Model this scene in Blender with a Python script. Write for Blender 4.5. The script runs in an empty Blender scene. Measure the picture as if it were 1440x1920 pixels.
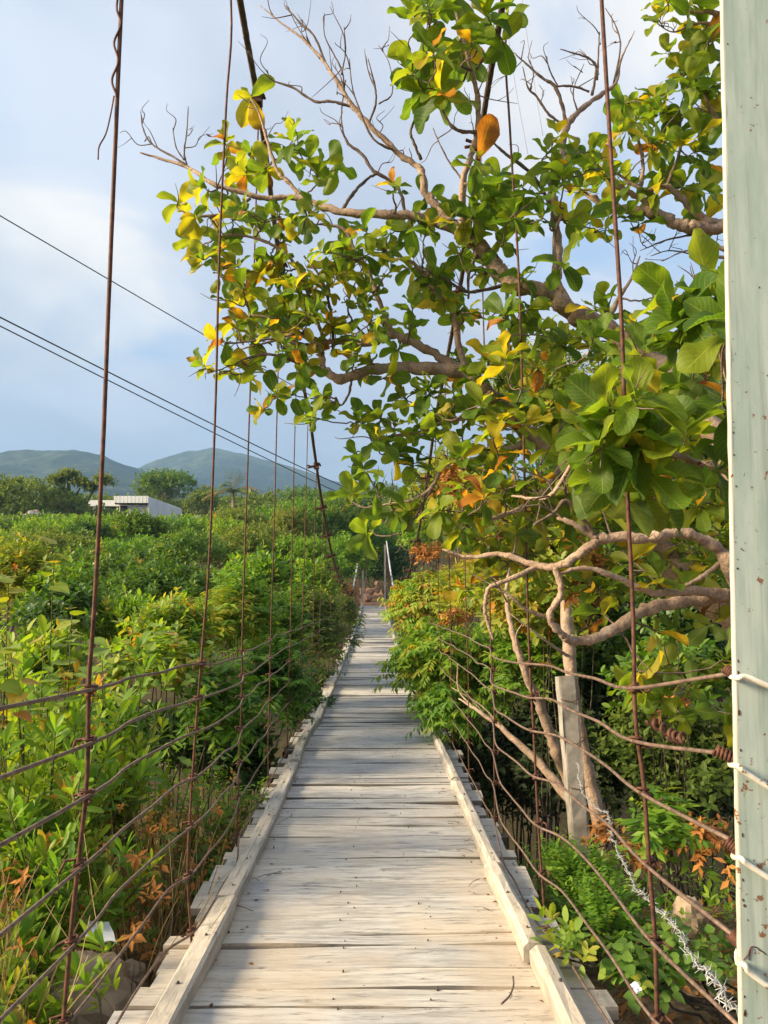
import bpy, math, random
import numpy as np
from mathutils import Vector, Matrix, noise

SC = bpy.context.scene
COL = SC.collection
R = math.radians
rng = np.random.default_rng(7)
random.seed(7)

# ------------------------------------------------------------------ camera
PITCH, YAW = math.atan(120 / 1440), math.atan(19 / 1440)
CAM = np.array([0.015, 0.0, 0.0])
cd = bpy.data.cameras.new('camera'); cam = bpy.data.objects.new('camera', cd); COL.objects.link(cam)
cd.sensor_fit = 'VERTICAL'; cd.sensor_height = 32.0; cd.sensor_width = 24.0; cd.lens = 24.0
cd.clip_start = 0.05; cd.clip_end = 9000
cam.location = CAM; cam.rotation_euler = (R(90) + PITCH, 0, -YAW)
SC.camera = cam
SC.render.resolution_x = 768; SC.render.resolution_y = 1024

# ------------------------------------------------------------------ light
SUN_AZ, SUN_EL = R(-105), R(25)          # azimuth from +Y, clockwise; the sun stands low on the left
sd = bpy.data.lights.new('sun', 'SUN'); sun = bpy.data.objects.new('sun', sd); COL.objects.link(sun)
sd.energy = 5.0; sd.angle = R(18); sd.color = (1.0, 0.80, 0.52)
sdir = Vector((math.sin(SUN_AZ) * math.cos(SUN_EL), math.cos(SUN_AZ) * math.cos(SUN_EL), math.sin(SUN_EL)))
sun.rotation_euler = sdir.to_track_quat('Z', 'Y').to_euler()
SC.view_settings.view_transform = 'Standard'; SC.view_settings.look = 'None'
SC.view_settings.exposure = 1.42; SC.view_settings.gamma = 1.0
SC.view_settings.use_curve_mapping = False
SC.cycles.max_bounces = 8; SC.cycles.transmission_bounces = 6; SC.cycles.transparent_max_bounces = 8
SC.cycles.volume_bounces = 0

wd = bpy.data.worlds.new('World'); SC.world = wd; wd.use_nodes = True
nt = wd.node_tree; nt.nodes.clear()
def wn(t, **k):
    n = nt.nodes.new(t)
    for a, b in k.items(): setattr(n, a, b)
    return n
def wmath(op, a, b=None, c=None, clamp=False):
    n = wn('ShaderNodeMath', operation=op, use_clamp=clamp)
    for i, x in enumerate((a, b, c)):
        if x is None: continue
        if hasattr(x, 'is_linked'): nt.links.new(x, n.inputs[i])
        else: n.inputs[i].default_value = x
    return n.outputs[0]
def wmix(f, a, b):
    n = wn('ShaderNodeMix', data_type='RGBA')
    for s, x in ((n.inputs[0], f), (n.inputs[6], a), (n.inputs[7], b)):
        if hasattr(x, 'is_linked'): nt.links.new(x, s)
        else: s.default_value = x
    return n.outputs[2]
sky = wn('ShaderNodeTexSky', sky_type='NISHITA', sun_disc=False)
sky.sun_elevation = SUN_EL; sky.sun_rotation = SUN_AZ; sky.air_density = 1.0; sky.dust_density = 0.4; sky.ozone_density = 2.0
tc = wn('ShaderNodeTexCoord'); sep = wn('ShaderNodeSeparateXYZ'); nt.links.new(tc.outputs['Generated'], sep.inputs[0])
zz = wmath('ADD', wmath('MAXIMUM', sep.outputs[2], 0.0), 0.22)
cmb = wn('ShaderNodeCombineXYZ')
nt.links.new(wmath('DIVIDE', sep.outputs[0], zz), cmb.inputs[0]); nt.links.new(wmath('DIVIDE', sep.outputs[1], zz), cmb.inputs[1])
def wnoise(scale, detail, rough, dist, off):
    m = wn('ShaderNodeMapping'); nt.links.new(cmb.outputs[0], m.inputs[0]); m.inputs['Location'].default_value = off
    n = wn('ShaderNodeTexNoise'); nt.links.new(m.outputs[0], n.inputs['Vector'])
    n.inputs['Scale'].default_value = scale; n.inputs['Detail'].default_value = detail
    n.inputs['Roughness'].default_value = rough; n.inputs['Distortion'].default_value = dist
    return n.outputs['Fac']
def wramp(x, a, b):
    n = wn('ShaderNodeMapRange', interpolation_type='SMOOTHSTEP'); nt.links.new(x, n.inputs[0])
    n.inputs[1].default_value = a; n.inputs[2].default_value = b
    return n.outputs[0]
n1 = wnoise(0.9, 6, 0.5, 0.35, (0.1, 0.8, 0)); n2 = wnoise(1.3, 7, 0.55, 0.6, (6.2, 0.4, 0)); n3 = wnoise(0.7, 4, 0.5, 0.3, (2.3, 4.4, 0))
blue = wmix(0.6, sky.outputs[0], (2.3, 4.2, 7.0, 1))
skyc = wmix(wmath('MULTIPLY', wramp(n1, 0.30, 0.52), 0.93), blue, (5.0, 5.2, 5.8, 1))
skyc = wmix(wmath('MULTIPLY', wramp(n2, 0.49, 0.66), 0.8), skyc, (7.3, 6.8, 6.1, 1))
skyc = wmix(wmath('MULTIPLY', wramp(n3, 0.47, 0.60), 0.8), skyc, (3.35, 3.65, 4.4, 1))
low = wmath('SUBTRACT', 1.0, wramp(sep.outputs[2], 0.13, 0.36))
n4 = wnoise(0.8, 5, 0.5, 0.4, (3.7, 1.1, 0))
skyc = wmix(wmath('MULTIPLY', low, wmath('ADD', 0.42, wmath('MULTIPLY', wramp(n4, 0.36, 0.54), 0.52))), skyc, (2.75, 3.15, 4.05, 1))
bg = wn('ShaderNodeBackground'); nt.links.new(skyc, bg.inputs[0]); bg.inputs[1].default_value = 0.064
wo = wn('ShaderNodeOutputWorld'); nt.links.new(bg.outputs[0], wo.inputs[0])

# ------------------------------------------------------------------ geometry helpers
_cp, _sp, _cy, _sy = math.cos(PITCH), math.sin(PITCH), math.cos(YAW), math.sin(YAW)
def ray(px, py):
    xc, yc = (px - 720) / 1440.0, (960 - py) / 1440.0
    f, u = _cp - yc * _sp, _sp + yc * _cp
    return np.array([xc * _cy + f * _sy, -xc * _sy + f * _cy, u])
def at(px, py, Y):
    d = ray(px, py); return CAM + d * (Y / d[1])
def at_x(px, py, X):
    d = ray(px, py); return CAM + d * ((X - CAM[0]) / d[0])
def lerp(a, b, t): return a + (b - a) * t
def unit(v):
    v = np.asarray(v, float); return v / np.maximum(np.linalg.norm(v, axis=-1, keepdims=True), 1e-9)

def smooth_line(P, n=8, jit=0.0):
    P = np.asarray(P, float)
    Q = np.vstack([2 * P[0] - P[1], P, 2 * P[-1] - P[-2]]); out = []
    t = np.linspace(0, 1, n, endpoint=False)[:, None]
    for i in range(1, len(Q) - 2):
        a, b, c, d = Q[i - 1], Q[i], Q[i + 1], Q[i + 2]
        out.append(0.5 * (2 * b + (c - a) * t + (2 * a - 5 * b + 4 * c - d) * t ** 2 + (3 * b - a - 3 * c + d) * t ** 3))
    out = np.vstack(out + [P[-1:]])
    if jit: out[1:-1] += rng.normal(0, jit, out[1:-1].shape)
    return out

def tube(P, rad, sides=6, lobes=0, twist=0.0, depth=0.0, rough=0.0):
    P = np.asarray(P, float); n = len(P)
    rad = np.broadcast_to(np.asarray(rad, float), (n,)).copy()
    T = unit(np.gradient(P, axis=0))
    ref = np.array([0, 0, 1.0]) if abs(T[0][2]) < 0.9 else np.array([1.0, 0, 0])
    A = np.empty_like(P); a = unit(np.cross(T[0], ref))
    for i in range(n):
        a = unit(a - T[i] * np.dot(a, T[i])); A[i] = a
    B = np.cross(T, A)
    th = np.linspace(0, 2 * math.pi, sides, endpoint=False)
    rr = rad[:, None] * np.ones((1, sides))
    if lobes:
        s = np.concatenate([[0], np.cumsum(np.linalg.norm(np.diff(P, axis=0), axis=1))])
        rr = rr * (1 - depth + depth * np.abs(np.cos(lobes * 0.5 * (th[None] + twist * s[:, None]))))
    if rough: rr = rr * (1 + rng.normal(0, rough, rr.shape))
    V = P[:, None] + rr[..., None] * (np.cos(th)[None, :, None] * A[:, None] + np.sin(th)[None, :, None] * B[:, None])
    V = V.reshape(-1, 3)
    i = np.arange(n - 1)[:, None] * sides; j = np.arange(sides)[None]; k = (j + 1) % sides
    a, b, c, d = (i + j).ravel(), (i + k).ravel(), (i + sides + k).ravel(), (i + sides + j).ravel()
    F = np.concatenate([np.stack([a, b, c], 1), np.stack([a, c, d], 1)])
    V = np.vstack([V, P[:1], P[-1:]]); m = n * sides
    c0 = np.stack([j[0] * 0 + m, k[0], j[0]], 1); e = (n - 1) * sides
    c1 = np.stack([j[0] * 0 + m + 1, e + j[0], e + k[0]], 1)
    return V, np.vstack([F, c0, c1])

def box(x0, x1, y0, y1, z0, z1):
    V = np.array([(x, y, z) for z in (z0, z1) for y in (y0, y1) for x in (x0, x1)], float)
    q = [(0, 2, 3, 1), (4, 5, 7, 6), (0, 1, 5, 4), (2, 6, 7, 3), (0, 4, 6, 2), (1, 3, 7, 5)]
    return V, np.array([t for a, b, c, d in q for t in ((a, b, c), (a, c, d))])
def prism(pts, y0, y1):
    """closed outline in (x, z) pulled along Y"""
    n = len(pts); V = np.array([(x, y0, z) for x, z in pts] + [(x, y1, z) for x, z in pts], float)
    F = [(0, i, i + 1) for i in range(1, n - 1)] + [(n, n + i + 1, n + i) for i in range(1, n - 1)]
    for i in range(n):
        j = (i + 1) % n; F += [(i, n + i, n + j), (i, n + j, j)]
    return V, np.array(F)
def blob(c, r, nu=16, nv=10, rough=0.15, scale=1.2, seed=0, flat=0.0):
    V = []; c = np.asarray(c, float); r = np.asarray(r, float)
    for i in range(nv + 1):
        ph = math.pi * i / nv
        for j in range(nu):
            th = 2 * math.pi * j / nu
            d = Vector((math.sin(ph) * math.cos(th), math.sin(ph) * math.sin(th), math.cos(ph)))
            k = 1 + rough * (noise.noise(d * scale + Vector((seed * 7.3, seed * 3.1, 0))) + 0.5 * noise.noise(d * scale * 2.7 + Vector((0, seed * 5.1, 0))))
            k = round(k * 12) / 12 * flat + k * (1 - flat)
            V.append(c + np.array(d) * r * k)
    F = []
    for i in range(nv):
        for j in range(nu):
            a, b = i * nu + j, i * nu + (j + 1) % nu
            F += [(a, a + nu, b + nu), (a, b + nu, b)]
    return np.array(V), np.array(F)
def join(*vf):
    Vs, Fs, o = [], [], 0
    for V, F in vf:
        Vs.append(V); Fs.append(F + o); o += len(V)
    return np.vstack(Vs), np.vstack(Fs)

def mesh_np(name, V, F, mat, smooth=True, tint=None, uv=None):
    m = bpy.data.meshes.new(name)
    V = np.ascontiguousarray(V, np.float32); F = np.ascontiguousarray(F, np.int32)
    m.vertices.add(len(V)); m.vertices.foreach_set('co', V.ravel())
    m.loops.add(F.size); m.loops.foreach_set('vertex_index', F.ravel())
    m.polygons.add(len(F)); m.polygons.foreach_set('loop_start', np.arange(0, F.size, 3, dtype=np.int32))
    try: m.polygons.foreach_set('loop_total', np.full(len(F), 3, np.int32))
    except Exception: pass
    m.polygons.foreach_set('use_smooth', np.full(len(F), bool(smooth)))
    if tint is not None:
        a = m.attributes.new('tint', 'FLOAT', 'POINT'); a.data.foreach_set('value', np.ascontiguousarray(tint, np.float32))
    if uv is not None:
        a = m.attributes.new('luv', 'FLOAT_VECTOR', 'POINT')
        a.data.foreach_set('vector', np.ascontiguousarray(np.c_[uv, np.zeros(len(uv))], np.float32).ravel())
    m.materials.append(mat); m.update(); m.validate(verbose=False)
    return m
ORG = {}
def org(o): return ORG.get(o.name, np.zeros(3)) if o is not None else np.zeros(3)
def thing(name, label, cat, loc, group=None):
    o = bpy.data.objects.new(name, None); COL.objects.link(o); o.empty_display_size = 0.1
    o.location = loc; ORG[o.name] = np.array(loc, float)
    o['label'] = label; o['category'] = cat
    if group: o['group'] = group
    return o
def part(name, vf, mat, parent, smooth=True, tint=None, uv=None, kind=None, label=None):
    V, F = vf; og = org(parent)
    o = bpy.data.objects.new(name, mesh_np(name, V - og, F, mat, smooth, tint, uv)); COL.objects.link(o)
    o.parent = parent; ORG[o.name] = og
    if kind: o['kind'] = kind
    if label: o['label'] = label
    return o
def single(name, vf, mat, label, cat, loc=None, group=None, smooth=True, **k):
    loc = np.zeros(3) if loc is None else np.asarray(loc, float); V, F = vf
    o = bpy.data.objects.new(name, mesh_np(name, V - loc, F, mat, smooth, **k)); COL.objects.link(o)
    o.location = loc; ORG[o.name] = loc; o['label'] = label; o['category'] = cat
    if group: o['group'] = group
    return o
def setting(name, vf, mat, kind='structure', smooth=True, **k):
    o = bpy.data.objects.new(name, mesh_np(name, vf[0], vf[1], mat, smooth, **k)); COL.objects.link(o); o['kind'] = kind
    return o

# ------------------------------------------------------------------ materials
class NT:
    def __init__(s, name):
        s.m = bpy.data.materials.new(name); s.m.use_nodes = True; s.t = s.m.node_tree; s.t.nodes.clear()
        s.out = s.n('ShaderNodeOutputMaterial')
    def n(s, t, **k):
        x = s.t.nodes.new(t)
        for a, b in k.items(): setattr(x, a, b)
        return x
    def put(s, sock, v):
        if hasattr(v, 'is_linked'): s.t.links.new(v, sock)
        elif isinstance(v, (tuple, list)) and sock.type == 'RGBA' and len(v) == 3: sock.default_value = (*v, 1)
        else: sock.default_value = v
    def math(s, op, a, b=None, clamp=False):
        x = s.n('ShaderNodeMath', operation=op, use_clamp=clamp); s.put(x.inputs[0], a)
        if b is not None: s.put(x.inputs[1], b)
        return x.outputs[0]
    def mix(s, f, a, b, blend='MIX'):
        x = s.n('ShaderNodeMix', data_type='RGBA', blend_type=blend)
        s.put(x.inputs[0], f); s.put(x.inputs[6], a); s.put(x.inputs[7], b); return x.outputs[2]
    def pos(s): return s.n('ShaderNodeNewGeometry').outputs['Position']
    def mapv(s, v, scale=(1, 1, 1), loc=(0, 0, 0)):
        x = s.n('ShaderNodeMapping'); s.put(x.inputs[0], v); s.put(x.inputs['Scale'], scale); s.put(x.inputs['Location'], loc); return x.outputs[0]
    def noise(s, v, scale, detail=4, rough=0.55, dist=0.0):
        x = s.n('ShaderNodeTexNoise'); s.put(x.inputs['Vector'], v); x.inputs['Scale'].default_value = scale
        x.inputs['Detail'].default_value = detail; x.inputs['Roughness'].default_value = rough; x.inputs['Distortion'].default_value = dist
        return x.outputs['Fac']
    def step(s, v, a, b):
        x = s.n('ShaderNodeMapRange', interpolation_type='SMOOTHSTEP'); s.put(x.inputs[0], v); x.inputs[1].default_value = a; x.inputs[2].default_value = b
        return x.outputs[0]
    def ramp(s, v, stops):
        x = s.n('ShaderNodeValToRGB'); s.put(x.inputs[0], v); e = x.color_ramp.elements
        while len(e) < len(stops): e.new(0.5)
        for k, (p, c) in zip(e, stops): k.position = p; k.color = (*c, 1)
        return x.outputs[0]
    def attr(s, name, out='Fac'): return s.n('ShaderNodeAttribute', attribute_name=name).outputs[out]
    def bump(s, h, strength=0.3, dist=0.01):
        x = s.n('ShaderNodeBump'); s.put(x.inputs['Height'], h); x.inputs['Strength'].default_value = strength; x.inputs['Distance'].default_value = dist
        return x.outputs[0]
    def bsdf(s, col, rough=0.7, spec=0.3, normal=None, metal=0.0):
        x = s.n('ShaderNodeBsdfPrincipled'); s.put(x.inputs['Base Color'], col); s.put(x.inputs['Roughness'], rough)
        x.inputs['Specular IOR Level'].default_value = spec; s.put(x.inputs['Metallic'], metal)
        if normal is not None: s.put(x.inputs['Normal'], normal)
        return x.outputs[0]
    def done(s, sh): s.t.links.new(sh, s.out.inputs[0]); return s.m

def leaf_mat(name, stops, trans=0.4, rough=0.45, spec=0.35, veins=False, tgain=1.9):
    s = NT(name); t = s.attr('tint'); p = s.pos()
    nz = s.noise(p, 9.0, 3)
    tt = s.math('ADD', t, s.math('MULTIPLY', s.math('SUBTRACT', nz, 0.5), 0.16), clamp=True)
    c = s.ramp(tt, stops); nrm = None
    if veins:
        uvn = s.n('ShaderNodeSeparateXYZ'); s.put(uvn.inputs[0], s.attr('luv', 'Vector'))
        u, v = uvn.outputs[0], s.math('ABSOLUTE', uvn.outputs[1])
        mid = s.math('SUBTRACT', 1.0, s.step(v, 0.02, 0.07))
        ph = s.math('SUBTRACT', s.math('MULTIPLY', u, 9.0), s.math('MULTIPLY', v, 2.6))
        sv = s.math('ABSOLUTE', s.math('SUBTRACT', s.math('FRACT', ph), 0.5))
        side = s.math('SUBTRACT', 1.0, s.step(sv, 0.03, 0.10))
        vv = s.math('MAXIMUM', mid, s.math('MULTIPLY', side, 0.55))
        c = s.mix(s.math('MULTIPLY', vv, 0.65), c, s.mix(0.45, c, (0.42, 0.46, 0.10)))
        blot = s.step(s.noise(p, 38.0, 3), 0.60, 0.70)
        tipb = s.math('MULTIPLY', s.step(tt, 0.60, 0.9), s.step(s.math('ADD', u, s.math('MULTIPLY', nz, 0.5)), 1.05, 1.22))
        c = s.mix(s.math('MULTIPLY', blot, 0.35), c, (0.12, 0.085, 0.02))
        c = s.mix(tipb, c, (0.10, 0.030, 0.012))
        nrm = s.bump(s.math('SUBTRACT', sv, mid), 0.35, 0.002)
    back = s.n('ShaderNodeNewGeometry').outputs['Backfacing']
    cb = s.mix(s.math('MULTIPLY', back, 0.4), c, s.mix(0.5, c, (0.20, 0.23, 0.13)))
    a = s.bsdf(cb, rough, spec, nrm)
    tr = s.n('ShaderNodeBsdfTranslucent'); s.put(tr.inputs[0], s.mix(1.0, c, (tgain, tgain * 0.92, tgain * 0.35), 'MULTIPLY'))
    mx = s.n('ShaderNodeMixShader'); mx.inputs[0].default_value = trans
    s.t.links.new(a, mx.inputs[1]); s.t.links.new(tr.outputs[0], mx.inputs[2])
    return s.done(mx.outputs[0])
G = dict
M_ALM = leaf_mat('broad_leaf', [(0.0, (0.040, 0.095, 0.014)), (0.35, (0.095, 0.170, 0.016)), (0.6, (0.200, 0.230, 0.016)), (0.8, (0.40, 0.29, 0.014)), (0.93, (0.42, 0.17, 0.02)), (1.0, (0.20, 0.07, 0.02))], 0.48, 0.5, 0.22, True, 2.6)
M_LUSH = leaf_mat('lush_leaf', [(0.0, (0.040, 0.115, 0.012)), (0.4, (0.105, 0.230, 0.018)), (0.7, (0.220, 0.330, 0.028)), (0.88, (0.34, 0.30, 0.03)), (1.0, (0.40, 0.16, 0.03))], 0.42, 0.5, 0.3)
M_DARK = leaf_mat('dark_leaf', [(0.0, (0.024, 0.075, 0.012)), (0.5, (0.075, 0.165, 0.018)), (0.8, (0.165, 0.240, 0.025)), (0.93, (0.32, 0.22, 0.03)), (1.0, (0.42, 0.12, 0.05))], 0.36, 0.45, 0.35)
M_DEEP = leaf_mat('painted_shade_leaf', [(0.0, (0.010, 0.026, 0.008)), (0.6, (0.022, 0.050, 0.012)), (1.0, (0.05, 0.08, 0.02))], 0.15, 0.6, 0.15)  # near-black leaves: the gully's shade is put into the leaf colour
M_OLIVE = leaf_mat('olive_leaf', [(0.0, (0.045, 0.085, 0.018)), (0.5, (0.110, 0.170, 0.030)), (0.85, (0.190, 0.230, 0.040)), (1.0, (0.26, 0.20, 0.06))], 0.34, 0.55, 0.25)
M_YEL = leaf_mat('yellow_green_leaf', [(0.0, (0.075, 0.140, 0.013)), (0.45, (0.190, 0.260, 0.018)), (0.75, (0.30, 0.32, 0.025)), (0.9, (0.45, 0.28, 0.025)), (1.0, (0.45, 0.17, 0.03))], 0.42, 0.5, 0.3)
M_DRY = leaf_mat('dry_leaf', [(0.0, (0.11, 0.055, 0.022)), (0.5, (0.30, 0.13, 0.038)), (1.0, (0.52, 0.24, 0.07))], 0.30, 0.75, 0.12, tgain=1.4)
M_STRAW = leaf_mat('straw', [(0.0, (0.12, 0.085, 0.035)), (0.5, (0.26, 0.185, 0.08)), (1.0, (0.48, 0.38, 0.20))], 0.2, 0.8, 0.1, tgain=1.3)

def mat_bark(name, a, b, scale=14):
    s = NT(name); p = s.pos(); n = s.noise(p, scale, 6, 0.62); f = s.noise(p, scale * 5, 4, 0.6); pt = s.noise(p, scale * .45, 4, 0.6, 0.8)
    c = s.ramp(s.math('ADD', s.math('MULTIPLY', n, 0.65), s.math('MULTIPLY', f, 0.35)), [(0.32, a), (0.5, lerp(np.array(a), np.array(b), 0.5)), (0.66, b)])
    c = s.mix(s.math('MULTIPLY', s.step(pt, 0.54, 0.62), 0.45), c, s.mix(0.5, c, (0.42, 0.40, 0.35)))
    w = s.n('ShaderNodeTexVoronoi', feature='DISTANCE_TO_EDGE'); s.put(w.inputs['Vector'], s.mapv(p, (1, 1, 1))); w.inputs['Scale'].default_value = scale * 2.4
    ck = s.math('SUBTRACT', 1.0, s.step(w.outputs['Distance'], 0.0, 0.10)); ck = s.math('MULTIPLY', ck, s.step(n, 0.42, 0.6))
    c = s.mix(s.math('MULTIPLY', ck, 0.35), c, tuple(k * 0.35 for k in a))
    h = s.math('SUBTRACT', s.math('ADD', n, s.math('MULTIPLY', f, 0.6)), s.math('MULTIPLY', ck, 0.15))
    return s.done(s.bsdf(c, 0.88, 0.12, s.bump(h, 0.75, 0.014)))
M_BARK = mat_bark('tan_bark', (0.16, 0.110, 0.080), (0.52, 0.385, 0.290))
M_TWIG = mat_bark('dark_twig', (0.075, 0.055, 0.044), (0.23, 0.17, 0.135), 30)
M_UNDER = mat_bark('dark_stem', (0.022, 0.018, 0.012), (0.085, 0.065, 0.045), 30)
M_STEM = mat_bark('green_stem', (0.07, 0.075, 0.03), (0.17, 0.15, 0.065), 20)
def mat_wood(name, a, b, dust):
    s = NT(name); p = s.pos(); ri = s.n('ShaderNodeObjectInfo').outputs['Random']
    off = s.n('ShaderNodeCombineXYZ'); s.put(off.inputs[0], s.math('MULTIPLY', ri, 37.0)); s.put(off.inputs[2], s.math('MULTIPLY', ri, 11.0))
    va = s.n('ShaderNodeVectorMath', operation='ADD'); s.put(va.inputs[0], p); s.put(va.inputs[1], off.outputs[0]); q = va.outputs[0]
    gx = (4.5, 44, 44) if name != 'kerb_wood' else (44, 4.5, 44)
    g1 = s.noise(s.mapv(q, gx), 1.0, 6, 0.62, 0.6); g2 = s.noise(s.mapv(q, tuple(k * 3.2 for k in gx)), 1.0, 3, 0.6)
    pt = s.noise(s.mapv(q, (1.6, 3.2, 3.2)), 1.3, 5, 0.6)
    c = s.ramp(s.math('ADD', s.math('MULTIPLY', g1, 0.6), s.math('MULTIPLY', pt, 0.4)), [(0.30, a), (0.45, lerp(np.array(a), np.array(b), 0.55)), (0.58, b)])
    c = s.mix(1.0, c, s.ramp(s.attr('tint'), [(0.0, (0.46, 0.48, 0.53)), (0.2, (0.76, 0.77, 0.79)), (0.5, (1.0, 1.0, 1.0)), (1.0, (1.12, 1.09, 1.03))]), 'MULTIPLY')
    c = s.mix(s.math('MULTIPLY', s.step(g2, 0.55, 0.70), 0.45), c, (0.11, 0.105, 0.105))
    crack = s.math('SUBTRACT', 1.0, s.step(s.math('ABSOLUTE', s.math('SUBTRACT', g1, 0.40)), 0.0, 0.022))
    crack = s.math('MULTIPLY', crack, s.step(pt, 0.46, 0.58))
    c = s.mix(s.math('MULTIPLY', crack, 0.8), c, (0.035, 0.028, 0.022))
    spot = s.step(s.noise(p, 26.0, 2), 0.735, 0.76)
    c = s.mix(s.math('MULTIPLY', spot, 0.75), c, (0.05, 0.04, 0.032))
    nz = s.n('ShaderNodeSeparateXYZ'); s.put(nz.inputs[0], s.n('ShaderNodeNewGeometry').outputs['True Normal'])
    c = s.mix(s.math('SUBTRACT', 1.0, s.step(nz.outputs[2], 0.25, 0.7)), c, s.mix(0.22 if name == 'plank_wood' else 0.72, (0.030, 0.023, 0.017), c))      # weathered board edges, darkened to put gap shade into the colour
    d = s.noise(p, 1.7, 5, 0.6); sx = s.n('ShaderNodeSeparateXYZ'); s.put(sx.inputs[0], p)
    ax = s.math('ABSOLUTE', sx.outputs[0])
    near = s.math('SUBTRACT', 1.0, s.step(sx.outputs[1], 2.5, 7.0))      # sand trodden in from the bank
    edge = s.step(ax, 0.15, 0.62)
    dm = s.math('MULTIPLY', s.step(s.math('ADD', d, s.math('MULTIPLY', edge, 0.14)), 0.42, 0.66), s.math('ADD', s.math('MULTIPLY', near, 0.75), 0.12))
    c = s.mix(s.math('MULTIPLY', dm, dust), c, s.mix(s.noise(p, 60, 3), (0.46, 0.37, 0.265), (0.60, 0.50, 0.385)))
    h = s.math('ADD', s.math('MULTIPLY', g1, 0.7), s.math('SUBTRACT', s.math('MULTIPLY', g2, 0.3), s.math('MULTIPLY', crack, 0.8)))
    return s.done(s.bsdf(c, 0.82, 0.22, s.bump(h, 0.45, 0.006)))
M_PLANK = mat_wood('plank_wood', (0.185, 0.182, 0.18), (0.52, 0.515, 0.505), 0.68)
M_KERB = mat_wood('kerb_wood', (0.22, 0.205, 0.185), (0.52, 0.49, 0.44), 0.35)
def mat_metal(name, a, b, rough=0.7, scale=40, metal=0.25):
    s = NT(name); p = s.pos(); n = s.noise(p, scale, 5, 0.65)
    return s.done(s.bsdf(s.ramp(n, [(0.32, a), (0.66, b)]), rough, 0.35, s.bump(n, 0.4, 0.002), metal))
M_RUST = mat_metal('rusty_iron', (0.035, 0.018, 0.013), (0.140, 0.060, 0.036))
M_WIRE = mat_metal('rail_wire_iron', (0.085, 0.058, 0.047), (0.235, 0.160, 0.122), 0.6)
M_CABLE = mat_metal('steel_cable', (0.030, 0.024, 0.020), (0.130, 0.090, 0.062), 0.6, 25)
M_PALE = mat_metal('sunlit_cable', (0.30, 0.31, 0.33), (0.56, 0.57, 0.58), 0.6, 25, 0.1)  # paler copy for the far cable: sunlight painted into its colour
M_GALV = mat_metal('galvanised_wire', (0.24, 0.25, 0.26), (0.55, 0.56, 0.57), 0.5, 80, 0.3)
M_BLACK = mat_metal('black_line', (0.015, 0.017, 0.022), (0.035, 0.036, 0.04), 0.6, 10, 0.0)
def mat_paint(name, a, b, rust=0.5):
    s = NT(name); p = s.pos(); n = s.noise(s.mapv(p, (9, 9, 1.6)), 1.6, 6, 0.65)
    c = s.mix(s.step(n, 0.35, 0.68), a, b)
    st = s.noise(s.mapv(p, (60, 60, 2.2)), 1.0, 4, 0.6)
    c = s.mix(s.math('MULTIPLY', s.step(st, 0.48, 0.70), 0.5), c, (0.21, 0.25, 0.22))
    sp = s.noise(p, 42, 4, 0.65); big = s.noise(p, 3.0, 3)
    sx = s.n('ShaderNodeSeparateXYZ'); s.put(sx.inputs[0], p)
    lowz = s.math('SUBTRACT', 1.0, s.step(sx.outputs[2], -0.9, 0.6))
    k = s.step(s.math('ADD', s.math('ADD', sp, s.math('MULTIPLY', big, 0.12)), s.math('MULTIPLY', lowz, 0.05)), 0.722, 0.76)
    c = s.mix(s.math('MULTIPLY', k, rust), c, s.mix(sp, (0.055, 0.022, 0.010), (0.26, 0.10, 0.035)))
    return s.done(s.bsdf(c, 0.42, 0.45, s.bump(s.math('ADD', s.noise(p, 9, 3), s.math('MULTIPLY', k, -0.5)), 0.12, 0.004)))
M_POST = mat_paint('pale_green_paint', (0.30, 0.39, 0.345), (0.43, 0.51, 0.455), 0.9)
M_EDGE = mat_paint('sunlit_edge_paint', (0.40, 0.39, 0.33), (0.54, 0.53, 0.46), 1.0)  # rust-specked flange lip, creamier than the face: sunlight put into the colour
M_HOOK = mat_paint('flaking_white_paint', (0.60, 0.55, 0.44), (0.78, 0.74, 0.64), 1.0)
def mat_flat(name, a, b, scale=6, rough=0.85, bump=0.4, bd=0.01, det=6):
    s = NT(name); p = s.pos(); n = s.noise(p, scale, det, 0.62)
    return s.done(s.bsdf(s.ramp(n, [(0.3, a), (0.7, b)]), rough, 0.2, s.bump(n, bump, bd)))
M_CONC = mat_flat('grey_concrete', (0.19, 0.175, 0.15), (0.40, 0.37, 0.325), 9)
M_ROCK = mat_flat('tan_rock', (0.17, 0.125, 0.085), (0.44, 0.345, 0.25), 5)
M_GREYROCK = mat_flat('grey_rock', (0.13, 0.125, 0.12), (0.34, 0.32, 0.30), 1.5)
M_REDROCK = mat_flat('red_rock', (0.24, 0.13, 0.085), (0.46, 0.30, 0.215), 2.5)
M_WHITE = mat_flat('white_render', (0.60, 0.63, 0.67), (0.78, 0.80, 0.82), 0.8, 0.8, 0.05)
M_FASCIA = mat_flat('white_metal_sheet', (0.68, 0.70, 0.68), (0.82, 0.83, 0.80), 0.9, 0.5, 0.05)
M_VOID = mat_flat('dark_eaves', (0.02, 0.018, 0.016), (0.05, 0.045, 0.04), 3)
M_PAPER = mat_flat('white_plastic', (0.72, 0.74, 0.79), (0.82, 0.84, 0.88), 8, 0.4, 0.1)
M_PATH = mat_flat('red_earth', (0.20, 0.105, 0.060), (0.40, 0.245, 0.155), 1.6)
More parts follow.
